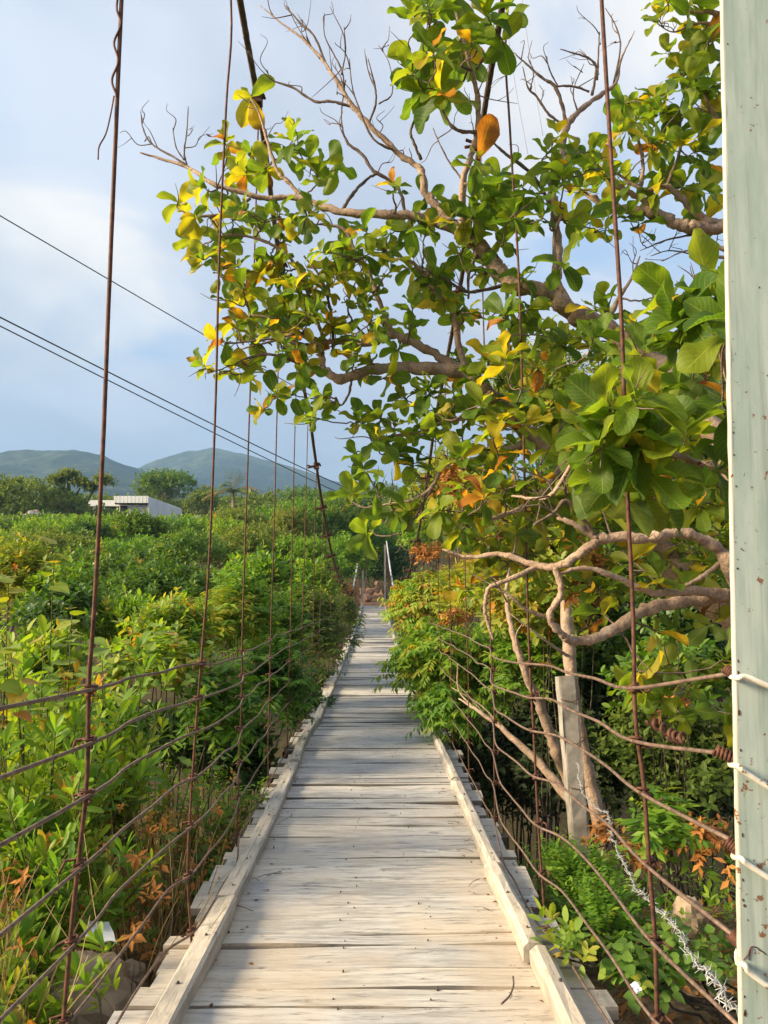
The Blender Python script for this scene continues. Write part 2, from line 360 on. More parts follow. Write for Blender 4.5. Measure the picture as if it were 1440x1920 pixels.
def mat_soil():
    s = NT('soil'); p = s.pos(); a = s.noise(p, 1.1, 6, 0.6); b = s.noise(p, 14, 6, 0.7)
    c = s.ramp(b, [(0.28, (0.075, 0.048, 0.026)), (0.5, (0.20, 0.135, 0.075)), (0.72, (0.40, 0.29, 0.175))])
    sx = s.n('ShaderNodeSeparateXYZ'); s.put(sx.inputs[0], p)
    gr = s.math('MAXIMUM', s.step(a, 0.45, 0.65), s.step(sx.outputs[1], 7, 11))
    c = s.mix(s.math('MULTIPLY', gr, 0.8), c, s.mix(b, (0.016, 0.018, 0.008), (0.050, 0.050, 0.020)))
    return s.done(s.bsdf(c, 0.95, 0.1, s.bump(b, 0.8, 0.04)))
M_SOIL = mat_soil()
def mat_hill():
    s = NT('forest_hill'); p = s.pos(); a = s.noise(p, 0.004, 6, 0.65); b = s.noise(p, 0.05, 6, 0.7)
    c = s.ramp(s.math('ADD', s.math('MULTIPLY', a, 0.5), s.math('MULTIPLY', b, 0.5)), [(0.40, (0.006, 0.016, 0.009)), (0.50, (0.022, 0.042, 0.018)), (0.60, (0.080, 0.100, 0.045))])
    return s.done(s.bsdf(c, 0.95, 0.05, s.bump(b, 1.0, 9.0)))
M_HILL = mat_hill()

# ------------------------------------------------------------------ setting: terrain, hills, haze
GY = [-40, 0, 2, 3, 4, 5, 6, 7.5, 9, 14, 32, 38, 42.5, 46, 52, 70, 100, 160, 300, 6000]
GZ = [-1.5, -1.55, -1.6, -1.72, -1.92, -2.1, -2.5, -3.4, -4.2, -4.8, -4.8, -3.4, -1.85, -1.6, -0.9, 3.4, 8.0, 14, 20, 24]
def ground(x, y):
    z = np.interp(y, GY, GZ)
    z = z - np.clip(-x - 1.2, 0, 2.5) * 0.12 * (y < 9) - np.clip(x - 6, 0, 60) * -0.02 * (y > 5)
    v = Vector((x * 0.5, y * 0.5, 0))
    k = 0.10 * noise.noise(v * 1.6) + 0.22 * noise.noise(v * 0.4) * min(1, max(0, (y - 4) / 8))
    if abs(x) < 1.1 and y < 4: k = min(k, 0.0)
    if abs(x) < 1.3 and 41 < y < 50: k *= 0.3
    return float(z + k)
def warp(t, lim, fine): return np.sign(t) * (np.abs(t) * fine + (np.abs(t) ** 5) * lim)
xs = warp(np.linspace(-1, 1, 141), 3800, 14); ys = np.concatenate([np.linspace(-30, 0, 8), np.linspace(0.25, 12, 60), np.linspace(12.5, 60, 50), np.geomspace(62, 6000, 50)])
V = np.array([(x, y, ground(x, y)) for y in ys for x in xs]); nx = len(xs)
ii = (np.arange(len(ys) - 1)[:, None] * nx + np.arange(nx - 1)[None]).ravel()
setting('ground', (V, np.concatenate([np.stack([ii, ii + 1, ii + nx + 1], 1), np.stack([ii, ii + nx + 1, ii + nx], 1)])), M_SOIL)

def hill(name, ridge, D, base, seed, spread=0.55):
    pxs = np.array([r[0] for r in ridge], float); pys = np.array([r[1] for r in ridge], float)
    nu, nv = 260, 46; V = []
    for j in range(nv):
        t = j / (nv - 1); dist = D * (1 - spread + (spread + 0.25) * t)
        prof = math.sin(min(1, t / (spread / (spread + 0.25))) * math.pi / 2) ** 1.2 if t < spread / (spread + 0.25) else math.cos((t - spread / (spread + 0.25)) * 2.2)
        for i in range(nu):
            px = lerp(pxs[0], pxs[-1], i / (nu - 1))
            d = ray(px, np.interp(px, pxs, pys)); d = d / d[1]
            H = d[2] * D; x = d[0] * dist
            n = noise.fractal(Vector((x * 0.004, dist * 0.004, seed)), 1.0, 2.0, 5)
            f = noise.noise(Vector((x * 0.06, dist * 0.06, seed)))
            V.append((x, dist, base + (H - base) * prof + n * 0.10 * H * min(1, abs(dist / D - 1) * 5) + f * 1.6 - 2))
    V = np.array(V); k = (np.arange(nv - 1)[:, None] * nu + np.arange(nu - 1)[None]).ravel()
    setting(name, (V, np.concatenate([np.stack([k, k + 1, k + nu + 1], 1), np.stack([k, k + nu + 1, k + nu], 1)])), M_HILL)
hill('hill', [(-500, 905), (-200, 880), (0, 865), (60, 861), (130, 856), (190, 862), (230, 875), (275, 888), (320, 900), (400, 922), (520, 950), (700, 985), (1000, 1030)], 1300, 10, 1.0)
hill('hill', [(0, 905), (160, 895), (250, 890), (300, 880), (345, 867), (395, 861), (450, 869), (520, 886), (580, 900), (640, 914), (700, 925), (800, 915), (900, 902), (1000, 912), (1200, 935), (1500, 950), (1900, 960)], 1900, 10, 4.0)
def haze():
    s = NT('haze_air'); v = s.n('ShaderNodeVolumePrincipled'); v.inputs['Color'].default_value = (0.36, 0.62, 1.0, 1)
    v.inputs['Density'].default_value = 0.00042; v.inputs['Anisotropy'].default_value = 0.2
    s.t.links.new(v.outputs[0], s.out.inputs['Volume']); s.m.volume_intersection_method = 'FAST' if hasattr(s.m, 'volume_intersection_method') else 'FAST'
    setting('haze', box(-4600, 4600, -90, 6400, -7, 420), s.m, 'stuff', False)
HAZE = True
if HAZE: haze()

# ------------------------------------------------------------------ leaves
LEAF2 = (np.array([(0, 0, 0), (.5, .5, .10), (1, 0, -.05), (.5, -.5, .10)], float), np.array([(0, 3, 2), (0, 2, 1)]))
LEAF4 = (np.array([(0, 0, 0), (.45, .5, .12), (1, 0, -.16), (.45, -.5, .12), (.5, 0, .0)], float), np.array([(0, 3, 4), (0, 4, 1), (4, 3, 2), (4, 2, 1)]))
SPAT = (np.array([(0, .06, 0), (0, -.06, 0), (.62, .5, .10), (.62, -.5, .10), (.65, 0, .02), (1, 0, -.08), (.88, .36, .02), (.88, -.36, .02)], float),
        np.array([(0, 1, 4), (0, 4, 2), (1, 3, 4), (4, 3, 7), (4, 7, 5), (4, 5, 6), (4, 6, 2)]))
HEART = (np.array([(.06, 0, 0), (0, .20, .03), (.14, .44, .06), (.40, .47, .05), (.70, .26, .0), (1, 0, -.12), (.70, -.26, .0), (.40, -.47, .05), (.14, -.44, .06), (0, -.20, .03), (.45, 0, -.03)], float),
         np.array([(10, (i + 1) % 10, i) for i in range(10)])[:, ::-1].copy())
OVAL = (np.array([(0, 0, 0), (.2, .36, .06), (.5, .5, .09), (.8, .36, .03), (1, 0, -.10), (.8, -.36, .03), (.5, -.5, .09), (.2, -.36, .06), (.5, 0, .0)], float),
        np.array([(8, i, (i + 1) % 8) for i in range(8)]))
def broad(fold, bend, wave, seed, nu=8, nv=4):
    r = np.random.default_rng(seed); V, UV = [], []
    for i in range(nu):
        u = 1 - (1 - i / (nu - 1)) ** 1.7
        w = 0.80 * (u ** 0.72) * (max(0, 1 - u ** 3.0)) ** 0.5 * 0.56 + 0.012 * (1 - u)
        for j in range(nv + 1):
            v = -1 + 2 * j / nv
            V.append((u, v * w, abs(v) * w * fold - bend * u * u + wave * math.sin(u * 9 + seed + (2 if v > 0 else 0)) * abs(v) * w * 1.2 - 0.25 * w * abs(v) ** 3 * fold)); UV.append((u, v))
    F = []
    for i in range(nu - 1):
        for j in range(nv):
            a = i * (nv + 1) + j; F += [(a, a + nv + 1, a + nv + 2), (a, a + nv + 2, a + 1)]
    return np.array(V), np.array(F), np.array(UV)
BROAD = [broad(f, b, w, s) for s, (f, b, w) in enumerate([(.35, .16, .22), (.60, .30, .25), (.2, .08, .32), (.45, -.12, .28), (.85, .42, .15)])]
def frames(D, N):
    X = unit(D); Y = np.cross(N, X); bad = np.linalg.norm(Y, axis=1) < 1e-4
    Y[bad] = np.cross(np.array([1.0, .3, .1]), X[bad]); Y = unit(Y); return X, Y, np.cross(X, Y)
class Bag:
    def __init__(s): s.V, s.F, s.T, s.U, s.n = [], [], [], [], 0
    def add(s, tpl, P, D, N, S, T, width=1.0, uv=None):
        if len(P) == 0: return
        X, Y, Z = frames(D, N); v = tpl[0] * np.array([1, width, width if width < 1 else 1])
        S = np.asarray(S)[:, None, None]
        W = P[:, None] + S * (v[None, :, 0:1] * X[:, None] + v[None, :, 1:2] * Y[:, None] + v[None, :, 2:3] * Z[:, None])
        k = len(v); n = len(P)
        s.F.append((tpl[1][None] + (np.arange(n) * k)[:, None, None]).reshape(-1, 3) + s.n); s.V.append(W.reshape(-1, 3)); s.n += n * k
        s.T.append(np.repeat(T, k))
        s.U.append(np.tile(uv if uv is not None else np.c_[v[:, 0], v[:, 1]], (n, 1)))
    def mesh(s): return np.vstack(s.V), np.vstack(s.F)
    def tint(s): return np.clip(np.concatenate(s.T), 0, 1)
    def uv(s): return np.vstack(s.U)

# leaf habit of each kind of plant
KIND = {
    'lance':  G(tpl=LEAF4, w=.30, l=.105, K=11, L=.22, mat=M_LUSH, spread=(50, 85), droop=.45, up=.4, pin=True),
    'pinnate': G(tpl=LEAF4, w=.36, l=.105, K=13, L=.26, mat=M_LUSH, spread=(55, 80), droop=.75, up=.25, pin=True),
    'spat':   G(tpl=SPAT, w=.34, l=.105, K=10, L=.09, mat=M_LUSH, spread=(18, 75), droop=0, up=1.1, pin=False),
    'round':  G(tpl=LEAF4, w=.62, l=.062, K=8, L=.14, mat=M_OLIVE, spread=(40, 85), droop=.1, up=.5, pin=False),
    'yel':    G(tpl=OVAL, w=.55, l=.085, K=9, L=.16, mat=M_YEL, spread=(35, 85), droop=.15, up=.5, pin=False),
    'bright': G(tpl=OVAL, w=.50, l=.085, K=9, L=.16, mat=M_LUSH, spread=(35, 80), droop=.2, up=.6, pin=False),
    'heart':  G(tpl=HEART, w=.95, l=.085, K=5, L=.22, mat=M_LUSH, spread=(50, 90), droop=.35, up=.7, pin=False),
    'fern':   G(tpl=LEAF2, w=.40, l=.042, K=18, L=.20, mat=M_LUSH, spread=(60, 80), droop=.1, up=.5, pin=True),
    'canopy': G(tpl=LEAF2, w=.60, l=.17, K=7, L=.28, mat=M_DARK, spread=(30, 85), droop=.15, up=.55, pin=False),
    'oliv':   G(tpl=LEAF2, w=.55, l=.16, K=7, L=.26, mat=M_OLIVE, spread=(30, 85), droop=.15, up=.55, pin=False),
    'lushc':  G(tpl=LEAF2, w=.58, l=.15, K=7, L=.26, mat=M_LUSH, spread=(30, 85), droop=.15, up=.6, pin=False),
    'dry':    G(tpl=LEAF4, w=.42, l=.075, K=9, L=.12, mat=M_DRY, spread=(30, 100), droop=.5, up=.2, pin=False),
}
def sprigs(bag, K, P, A, r, tm, ts, lscale=1.0, hot=0.0):
    """leaves in sprigs: positions P, axes A"""
    n, k = len(P), K['K']; A = unit(A)
    ref = unit(r.normal(size=(n, 3))); B = unit(np.cross(A, ref)); C = np.cross(A, B)
    if K['pin']:
        up = np.tile(np.array([[0, 0, 1.0]]), (n, 1)); B = np.cross(A, up); b0 = np.linalg.norm(B, axis=1) < .05; B[b0] = [1, 0, 0]; B = unit(B); C = np.cross(B, A)
    sz = r.uniform(.75, 1.2, n) * lscale
    i = np.arange(k)[None]; t = (i + .6) / k
    if K['pin']: az = np.where(i % 2 == 0, 0.0, math.pi) + r.normal(0, .25, (n, k))
    else: az = i * 2.39996 + r.uniform(0, 6.28, (n, 1))
    sp = np.radians(lerp(K['spread'][1], K['spread'][0], t)) + r.normal(0, .18, (n, k))
    side = np.cos(az)[..., None] * B[:, None] + np.sin(az)[..., None] * C[:, None]
    D = np.cos(sp)[..., None] * A[:, None] + np.sin(sp)[..., None] * side
    axis = A[:, None] * t[..., None] * K['L']; axis[..., 2] -= (t ** 2) * K['droop'] * K['L'] * .6
    Pp = P[:, None] + axis * sz[:, None, None]
    D[..., 2] -= K['droop'] * (0.5 + t); D += r.normal(0, .12, D.shape)
    Nn = A[:, None] * .8 + np.array([0, 0, .7]) + r.normal(0, .3, D.shape)
    S = (sz[:, None] * K['l'] * r.uniform(.7, 1.15, (n, k))); 
    ten = r.normal(tm, ts, n)
    if hot: ten = np.where(r.random(n) < hot, r.uniform(.8, 1.0, n), ten)
    T = ten[:, None] + r.normal(0, .07, (n, k)) + 0.05 * t
    bag.add(K['tpl'], Pp.reshape(-1, 3), D.reshape(-1, 3), Nn.reshape(-1, 3), S.ravel(), T.ravel(), K['w'])
def crown(r, c, rad, nl, n, jit=.3, low=-.35, lump=0):
    """points and outward axes over a crown made of uneven lobes"""
    c = np.asarray(c, float); rad = np.asarray(rad, float)
    d = unit(r.normal(size=(nl, 3))); d[:, 2] = np.abs(d[:, 2]) * .9 - .35
    lc = c + d * rad * r.uniform(.35, .72, (nl, 1)); lr = rad * r.uniform(.34, .58, (nl, 1))
    if lump: lc = c + d * rad * r.uniform(.5, .88, (nl, 1)); lr = rad * r.uniform(.24, .42, (nl, 1))
    lc[0] = c; lr[0] = rad * .62
    w = (lr[:, 0] * lr[:, 2]); q = r.choice(nl, n, p=w / w.sum())
    u = unit(r.normal(size=(n, 3))); u[:, 2] = np.where(u[:, 2] < low, -u[:, 2], u[:, 2])
    k = 1 - np.abs(r.normal(0, jit, (n, 1))); k = np.clip(k, .25, 1.05)
    k *= 1 + .16 * np.sin(u[:, :1] * 7 + q[:, None]) * np.cos(u[:, 2:] * 6 + q[:, None] * 2)
    return lc[q] + u * lr[q] * k, u, lc, lr
def shrub(label, px, pyt, pyb, wpx, Y, kind, tm=.4, ts=.14, cov=1.7, name='shrub', cat='shrub', depth=None, nl=9, ls=1.0, hot=0.0, seed=None, mat=None, group=None, stem=None, trunk=False):
    r = np.random.default_rng(int(px * 7 + Y * 131 + pyt) & 0xffff if seed is None else seed)
    K = KIND[kind]; a, b = at(px, pyt, Y), at(px, pyb, Y)
    if K['tpl'] is OVAL and Y > 9: K = dict(K, tpl=LEAF4)
    if Y > 13: K = dict(K, tpl=LEAF2)
    rz = abs(a[2] - b[2]) / 2; rx = wpx / 2 / 1440 * Y; ry = depth or rx
    c = (a + b) / 2; g = ground(c[0], c[1])
    bx = c[0]
    if Y < 43 and abs(bx) < 1.5: bx = math.copysign(1.5, bx)
    base = np.array([bx, c[1], min(ground(bx, c[1]), c[2] - rz * .5)])
    if kind == 'dry': base = c - [0, 0, rz * .9]
    t = thing(name, label, cat, base, group)
    la = .5 * (K['l'] * ls) ** 2 * K['w']; area = math.pi * max(rx, ry) * rz * 2.6
    n = int(min(max(1.35 * cov * area / la / K['K'], 12), 6500))
    P, U, lc, lr = crown(r, c, (rx, ry, rz), nl, n, jit=.14 if kind in ('canopy', 'oliv', 'lushc') else .3, lump=kind in ('canopy', 'oliv', 'lushc'))
    A = U * .75 + np.array([0, 0, K['up']]) + r.normal(0, .35, U.shape)
    bag = Bag(); sprigs(bag, K, P, A, r, tm, ts, ls, hot)
    part('foliage', bag.mesh(), mat or K['mat'], t, Y < 6, bag.tint(), kind='stuff')
    st = []
    for q in range(min(len(lc), 4)):
        mid = lerp(base, lc[q], .5) + r.normal(0, .12, 3) * rx
        ln = smooth_line([base + r.normal(0, .04, 3) * [1, 1, 0], mid, lc[q] + [0, 0, lr[q][2] * .5]], 5, .01)
        st.append(tube(ln, np.linspace(max(.008, rx * .013) if kind != 'dry' else .004, .004, len(ln)) * (2.4 if trunk else 1), 5))
    part('trunk' if trunk else 'stem', join(*st), stem or (M_TWIG if trunk else M_UNDER), t)
    return t

# ------------------------------------------------------------------ the suspension bridge
DY = [0, 2, 2.46, 3.3, 4.3, 5.2, 6.6, 10, 15, 20, 25, 30, 36, 40, 43.2, 46]
DZ = [-1.37, -1.40, -1.425, -1.49, -1.565, -1.585, -1.61, -1.73, -1.85, -1.885, -1.92, -1.93, -1.88, -1.77, -1.655, -1.62]
def deck(y): return float(np.interp(y, DY, DZ))
def deck_s(y): return sum(deck(y + k) for k in (-.5, -.25, 0, .25, .5)) / 5
CABLE_X = 0.73
cab_px = [(450, 0), (462, 70), (475, 140), (490, 230), (506, 350), (522, 470), (552, 640), (580, 780), (590, 850), (605, 950), (625, 1050), (640, 1090)]
cab = [at_x(x, y, -CABLE_X) for x, y in cab_px]
cyz = [(p[1], p[2]) for p in cab] + [(25.0, -.60), (30.5, -.12), (36, .72), (43.2, 1.95)]
c0, c1 = cyz[0], cyz[2]; sl = (c1[1] - c0[1]) / (c1[0] - c0[0])
cyz = [(0.6, c0[1] + (0.6 - c0[0]) * sl * 1.12), (2.0, c0[1] + (2.0 - c0[0]) * sl * 1.06)] + cyz
cyz = np.array(sorted(cyz)); CP = smooth_line(np.c_[cyz[:, 0] * 0, cyz], 6)[:, 1:]
def cable_z(y): return float(np.interp(y, CP[:, 0], CP[:, 1]))

bridge = thing('suspension_bridge', 'narrow suspension footbridge of weathered grey planks hung from rusty wire hangers', 'footbridge', (0, 1.3, deck(1.3)))
# planks
yy = 1.25; rp = np.random.default_rng(3); k = 0
widths = [.21, .24, .20, .245, .115, .20, .245, .155, .17, .205, .12, .185, .15]
ntail = []
while yy < 43.1:
    w = widths[k] if k < len(widths) else rp.choice([.14, .17, .19, .21, .23, .26, .12], p=[.15, .2, .2, .18, .12, .05, .1])
    gap = max(.012, abs(rp.normal(.019, .007))) * (1 + (yy > 5) * .4); xl, xr = -.80 + rp.normal(0, .026), .80 + rp.normal(0, .026)
    if rp.random() < .12: xl += .06
    if rp.random() < .12: xr -= .06
    if k == 3: xl, xr, gap = -.86, .84, .02
    n = 7; xx = np.linspace(xl, xr, n); z = deck_s(yy + w / 2) + rp.normal(0, .0028); sk = rp.normal(0, .009); cup = rp.normal(0, .003); tilt = rp.normal(0, .0045)
    e0 = rp.normal(0, .004, n); e1 = rp.normal(0, .004, n); ht = .035; zlift = rp.normal(0, .003)
    if rp.random() < .07: e1[rp.integers(1, 4):] -= rp.uniform(.012, .03)
    Vp = []
    for i, x in enumerate(xx):
        dz = cup * math.sin(i * 1.3) + sk * x * .5
        for (yo, zo) in ((e0[i], -ht), (e0[i], -.004), (e0[i] + .003, tilt), (w - gap + e1[i] - .003, -tilt), (w - gap + e1[i], -.004), (w - gap + e1[i], -ht)):
            Vp.append((x, yy + yo + sk * x, z + zo + dz))
    Fp = []
    for i in range(n - 1):
        for j in range(6):
            a, b = i * 6 + j, i * 6 + (j + 1) % 6; Fp += [(a, a + 6, b + 6), (a, b + 6, b)]
    for o, s in ((0, 1), ((n - 1) * 6, -1)):
        for j in range(1, 5): Fp.append((o, o + j, o + j + 1)[::s])
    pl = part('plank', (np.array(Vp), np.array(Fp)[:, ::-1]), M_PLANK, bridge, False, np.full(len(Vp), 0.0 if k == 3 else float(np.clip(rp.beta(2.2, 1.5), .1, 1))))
    if yy < 9:
        nails = []
        for x in (-.63, -.1, .22, .66):
            for f in (.28, .74):
                if rp.random() < .55:
                    xn, yn = x + rp.normal(0, .035), yy + w * (f + rp.normal(0, .05)); nails.append(tube([(xn, yn, z - .01), (xn, yn, z + .0045)], rp.uniform(.0028, .0042), 6))
        if nails: part('nail', join(*nails), M_CABLE, pl, kind='stuff')
    yy += w; k += 1
# kerbs: beams laid end to end along both edges
for s, joints in ((-1, [.9, 3.62, 6.6, 9.0, 12.2, 15.6, 19, 22.5, 26, 29.5, 33, 36.5, 40, 43]), (1, [.9, 3.05, 4.1, 6.0, 9.3, 12.6, 16, 19.5, 23, 26.5, 30, 33.5, 37, 40.3, 43])):
    for a, b in zip(joints, joints[1:]):
        b -= .012; n = 8; wv = .078 + rp.normal(0, .005); hv = .072 + rp.normal(0, .006); off = rp.normal(0, .008) - (.008 if s > 0 and a == 3.05 else 0)
        Vk = []
        bow = rp.normal(0, .012); h2 = rp.normal(0, .004)
        for i in range(n):
            y = lerp(a, b, i / (n - 1)); z = deck_s(y) + .001; x0 = s * (.603 + off + bow * math.sin(math.pi * i / (n - 1)))
            r8 = .020 if s > 0 else .010
            ring = [(0, .002), (0, hv - r8), (r8, hv), (wv - r8, hv), (wv, hv - r8), (wv, .002)]
            for (dx, dz) in ring: Vk.append((x0 + s * dx + rp.normal(0, .0024), y, z + dz + h2 * i / n + (rp.normal(0, .0028) if dz > .01 else 0)))
        Fk = []
        for i in range(n - 1):
            for j in range(6):
                p_, q_ = i * 6 + j, i * 6 + (j + 1) % 6; Fk += [(p_, p_ + 6, q_ + 6), (p_, q_ + 6, q_)]
        for o in (0, (n - 1) * 6):
            for j in range(1, 5): Fk.append((o, o + j, o + j + 1))
        Fk = np.array(Fk)
        if s < 0: Fk = Fk[:, ::-1]
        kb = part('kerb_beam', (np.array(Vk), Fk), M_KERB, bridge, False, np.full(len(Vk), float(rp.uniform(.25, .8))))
        if a < 9:
            nl_ = [tube([(s * (.645 + off) + rp.normal(0, .01), y, deck_s(y) + hv - .01), (s * (.645 + off), y, deck_s(y) + hv + .006)], .0055, 6) for y in np.arange(a + .15, b - .05, .42)]
            part('nail', join(*nl_), M_CABLE, kb, kind='stuff')
# hangers, cross beams under the deck, knots and clamps
HY = [2.1, 3.25] + [4.67 + 1.3 * i for i in range(0, 30)]
rel = [1.12, .98, .845, .66, .465, .27, .05]
first = {-1: [(238, -180), (228, 0), (215, 300), (204, 560), (192, 860), (176, 1150), (167, 1275), (163, 1460), (150, 1590), (136, 1720), (120, 1905), (112, 2020)],
         1: [(1118, -180), (1128, 0), (1143, 250), (1156, 450), (1166, 620), (1175, 900), (1187, 1150), (1191, 1340), (1207, 1470), (1216, 1605), (1228, 1760), (1232, 1900), (1235, 2020)]}
first2 = {-1: [(433, 0), (424, 200), (411, 480), (404, 760), (392, 1050), (380, 1205), (370, 1330), (358, 1500), (352, 1640), (360, 1778)],
          1: [(950, 40), (956, 240), (972, 500), (978, 690), (985, 950), (991, 1190), (1002, 1400), (1010, 1560), (1022, 1720)]}
def rail_x(s, y): return s * (.785 + (.0 if y > 3 else 0))
hang_pts = {}
cables = {}
for s in (-1, 1):
    ln = np.c_[np.full(len(CP), s * CABLE_X), CP]; near = ln[(ln[:, 1] < 27)]; far = ln[ln[:, 1] >= near[-1, 1]]
    L = smooth_line(near, 5); rr = np.interp(L[:, 1], [0, 14, 27], [.0195, .0195, .028])
    cables[s] = part('main_cable', tube(L, rr, 18, 6, 9.0, .22), M_CABLE, bridge)
    cables[s, 1] = part('main_cable', tube(smooth_line(far, 3), .034, 8), M_PALE, bridge, label='sunlit stretch of cable rising to the far tower')
    for i, y in enumerate(HY):
        if s > 0 and i >= 2: y += .3
        x = s * .785; zt = cable_z(y) - .02; zb = deck_s(y) - .10
        if i == 0:
            p = [at(a, b, 2.1) for a, b in first[s]]; zc = np.array([s * CABLE_X * .9, 2.1, zt]); p = [zc] + p
        elif i == 1:
            p = [np.array([s * CABLE_X, y, zt])] + [at(a, b, y) for a, b in first2[s]]
        else:
            p = [np.array([lerp(s * CABLE_X, x, f) + rp.normal(0, .004), y + rp.normal(0, .008), lerp(zt, zb, f)]) for f in (0, .25, .5, .7, .8, .9, 1)]
        p = np.array(p); p = p[np.argsort(-p[:, 2])]
        hp = smooth_line(p, 5) if y < 16 else p
        hang_pts[s, i] = hp
        rad = .0060 if i == 0 else .0053 if i < 6 else .0050
        h = part('hanger_wire', tube(hp, rad, 6, rough=.03), M_RUST, bridge)
        if i < 9:
            for q, rl in enumerate(rel):
                zk = deck_s(y) + rl - (.012 if i == 0 else 0); xk = np.interp(-zk, -hp[:, 2], hp[:, 0]); yk = np.interp(-zk, -hp[:, 2], hp[:, 1])
                th = np.linspace(0, 4.4 * math.pi, 22); kr = (.0125 if i < 3 else .011) * rp.uniform(.9, 1.15); tl = rp.uniform(-.5, .5)
                ring = np.c_[xk + kr * np.cos(th) * 1.15, yk + kr * np.sin(th) * 1.1 + (th / 14 - .45) * .03, zk + (th / 14 - .45) * .022 + tl * kr * np.cos(th + tl)]
                tail = np.array([[xk + s * .03, yk - .012, zk + rp.normal(0, .012)], [xk + s * .045 * rp.uniform(.3, 1), yk - .02, zk - .03 * rp.random()]])
                part('wire_knot', tube(np.vstack([ring, tail]), .0042 if i < 4 else .0036, 5), M_RUST, h)
        part('cross_beam', box(-.86, .86, y - .04, y + .04, deck_s(y) - .115, deck_s(y) - .045), M_TWIG, bridge, False) if s > 0 else None
        if 2 <= i < 24:
            c = np.array([s * CABLE_X, y, cable_z(y)]); u = 1.0 + min(y, 14) * .03
            pr = [box(-.026 * u, .026 * u, -.03 * u, .03 * u, -.034 * u, .030 * u)]
            for dy in (-.022, .022): pr.append(tube([(0, dy * u, 0), (-.05 * u, dy * u - .01, -.012 * u), (-.088 * u, dy * u - .02, -.004 - (dy > 0) * .02 * u)], .0095 * u, 6))
            pr.append(tube([(.03 * u, -.022 * u, .02 * u), (.04 * u, 0, .0), (.03 * u, .022 * u, .02 * u)], .009 * u, 6))
            Vc, Fc = join(*pr); part('cable_clamp', (Vc + c, Fc), M_RUST, cables[s], False)
lw = smooth_line([at(214, 180, 2.1), at(206, 222, 2.09), at(198, 252, 2.08), at(186, 275, 2.07), at(184, 299, 2.06)], 6)
# rail wires
Y0 = {-1: 1.25, 1: 1.62}
post_hook = [(1374, 1262), (1380, 1416), (1384, 1582), (1388, 1764), (1392, 1930), (1394, 2060), (1396, 2200)]
for s in (-1, 1):
    for q, rl in enumerate(rel):
        P = []
        if s < 0: P += [(-.80, 1.0, -.235 - .145 * q - (.02 * q if q > 2 else 0)), ]
        else: P += [tuple(at(*post_hook[q], 1.62))]
        for i, y in enumerate(HY):
            yk = y + (.3 if s > 0 and i >= 2 else 0)
            hp = hang_pts[s, i]; zk = deck_s(yk) + rl - (.012 if i == 0 else 0); xk = np.interp(-zk, -hp[:, 2], hp[:, 0])
            P.append((xk - s * .012, yk, zk))
            if y < 16:
                m = 4 if i < 5 else 3
                for f in range(1, m): P.append((xk - s * .012 + rp.normal(0, .004), yk + 1.3 * f / m, deck_s(yk + 1.3 * f / m) + rl + rp.normal(-.004, .006)))
        P = np.array(sorted(P, key=lambda t: t[1])); keep = np.r_[True, np.diff(P[:, 1]) > .02]; P = P[keep]
        L = smooth_line(P, 4); part('rail_wire', tube(L, np.interp(L[:, 1], [1, 4, 12, 40], [.0052, .0047, .0046, .0060]), 6, rough=.05), M_WIRE, bridge)
part('loose_wire', tube(lw, .0022, 5), M_RUST, bridge)
sp_ = smooth_line([at(229, -60, 2.1) + [.008, 0, 0]] + [at(x + (5 if i % 2 else -7), y, 2.095) for i, (x, y) in enumerate([(226, 10), (222, 45), (221, 80), (217, 115), (217, 150), (215, 182)])], 5)
part('loose_wire', tube(sp_, .0035, 5), M_RUST, bridge)
# turnbuckle twist and coils at the near ends of the right-hand rail wires
def coil(P0, P1, r, turns, wr):
    P0, P1 = np.asarray(P0), np.asarray(P1); ax = unit(P1 - P0); a = unit(np.cross(ax, [0, 0, 1.])); b = np.cross(ax, a)
    t = np.linspace(0, 1, int(turns * 10)); th = t * turns * 2 * math.pi
    return tube(P0 + (P1 - P0) * t[:, None] + r * (np.cos(th)[:, None] * a + np.sin(th)[:, None] * b), wr, 5)
for q, (x0, y0, x1, y1) in enumerate([(1360, 1254, 1376, 1264), (1340, 1405, 1382, 1425), (1362, 1575, 1388, 1598), (1371, 1752, 1390, 1772)]):
    part('wire_coil', coil(at(x0, y0, 1.64), at(x1, y1, 1.62), .0085 + .002 * (q > 0), 4 + 2 * (q > 0), .0034), M_RUST, bridge)
part('wire_splice', join(coil(at(1218, 1350, 2.03), at(1268, 1382, 1.93), .0105, 3.5, .0050), coil(at(1258, 1380, 1.93), at(1285, 1385, 1.87), .012, 2.2, .0048)), M_RUST, bridge)
# far towers' posts and sand, chips and twigs on the planks
for s, px0 in ((-1, 680), (1, 722)):
    b = at(px0, 1135, 43.3); zt = at(px0, 1076 if s < 0 else 1028, 43.3)[2]
    part('far_tower_post', box(b[0] - .055, b[0] + .055, 43.3, 43.5, -2.2, zt + .2), M_CONC, bridge, False)

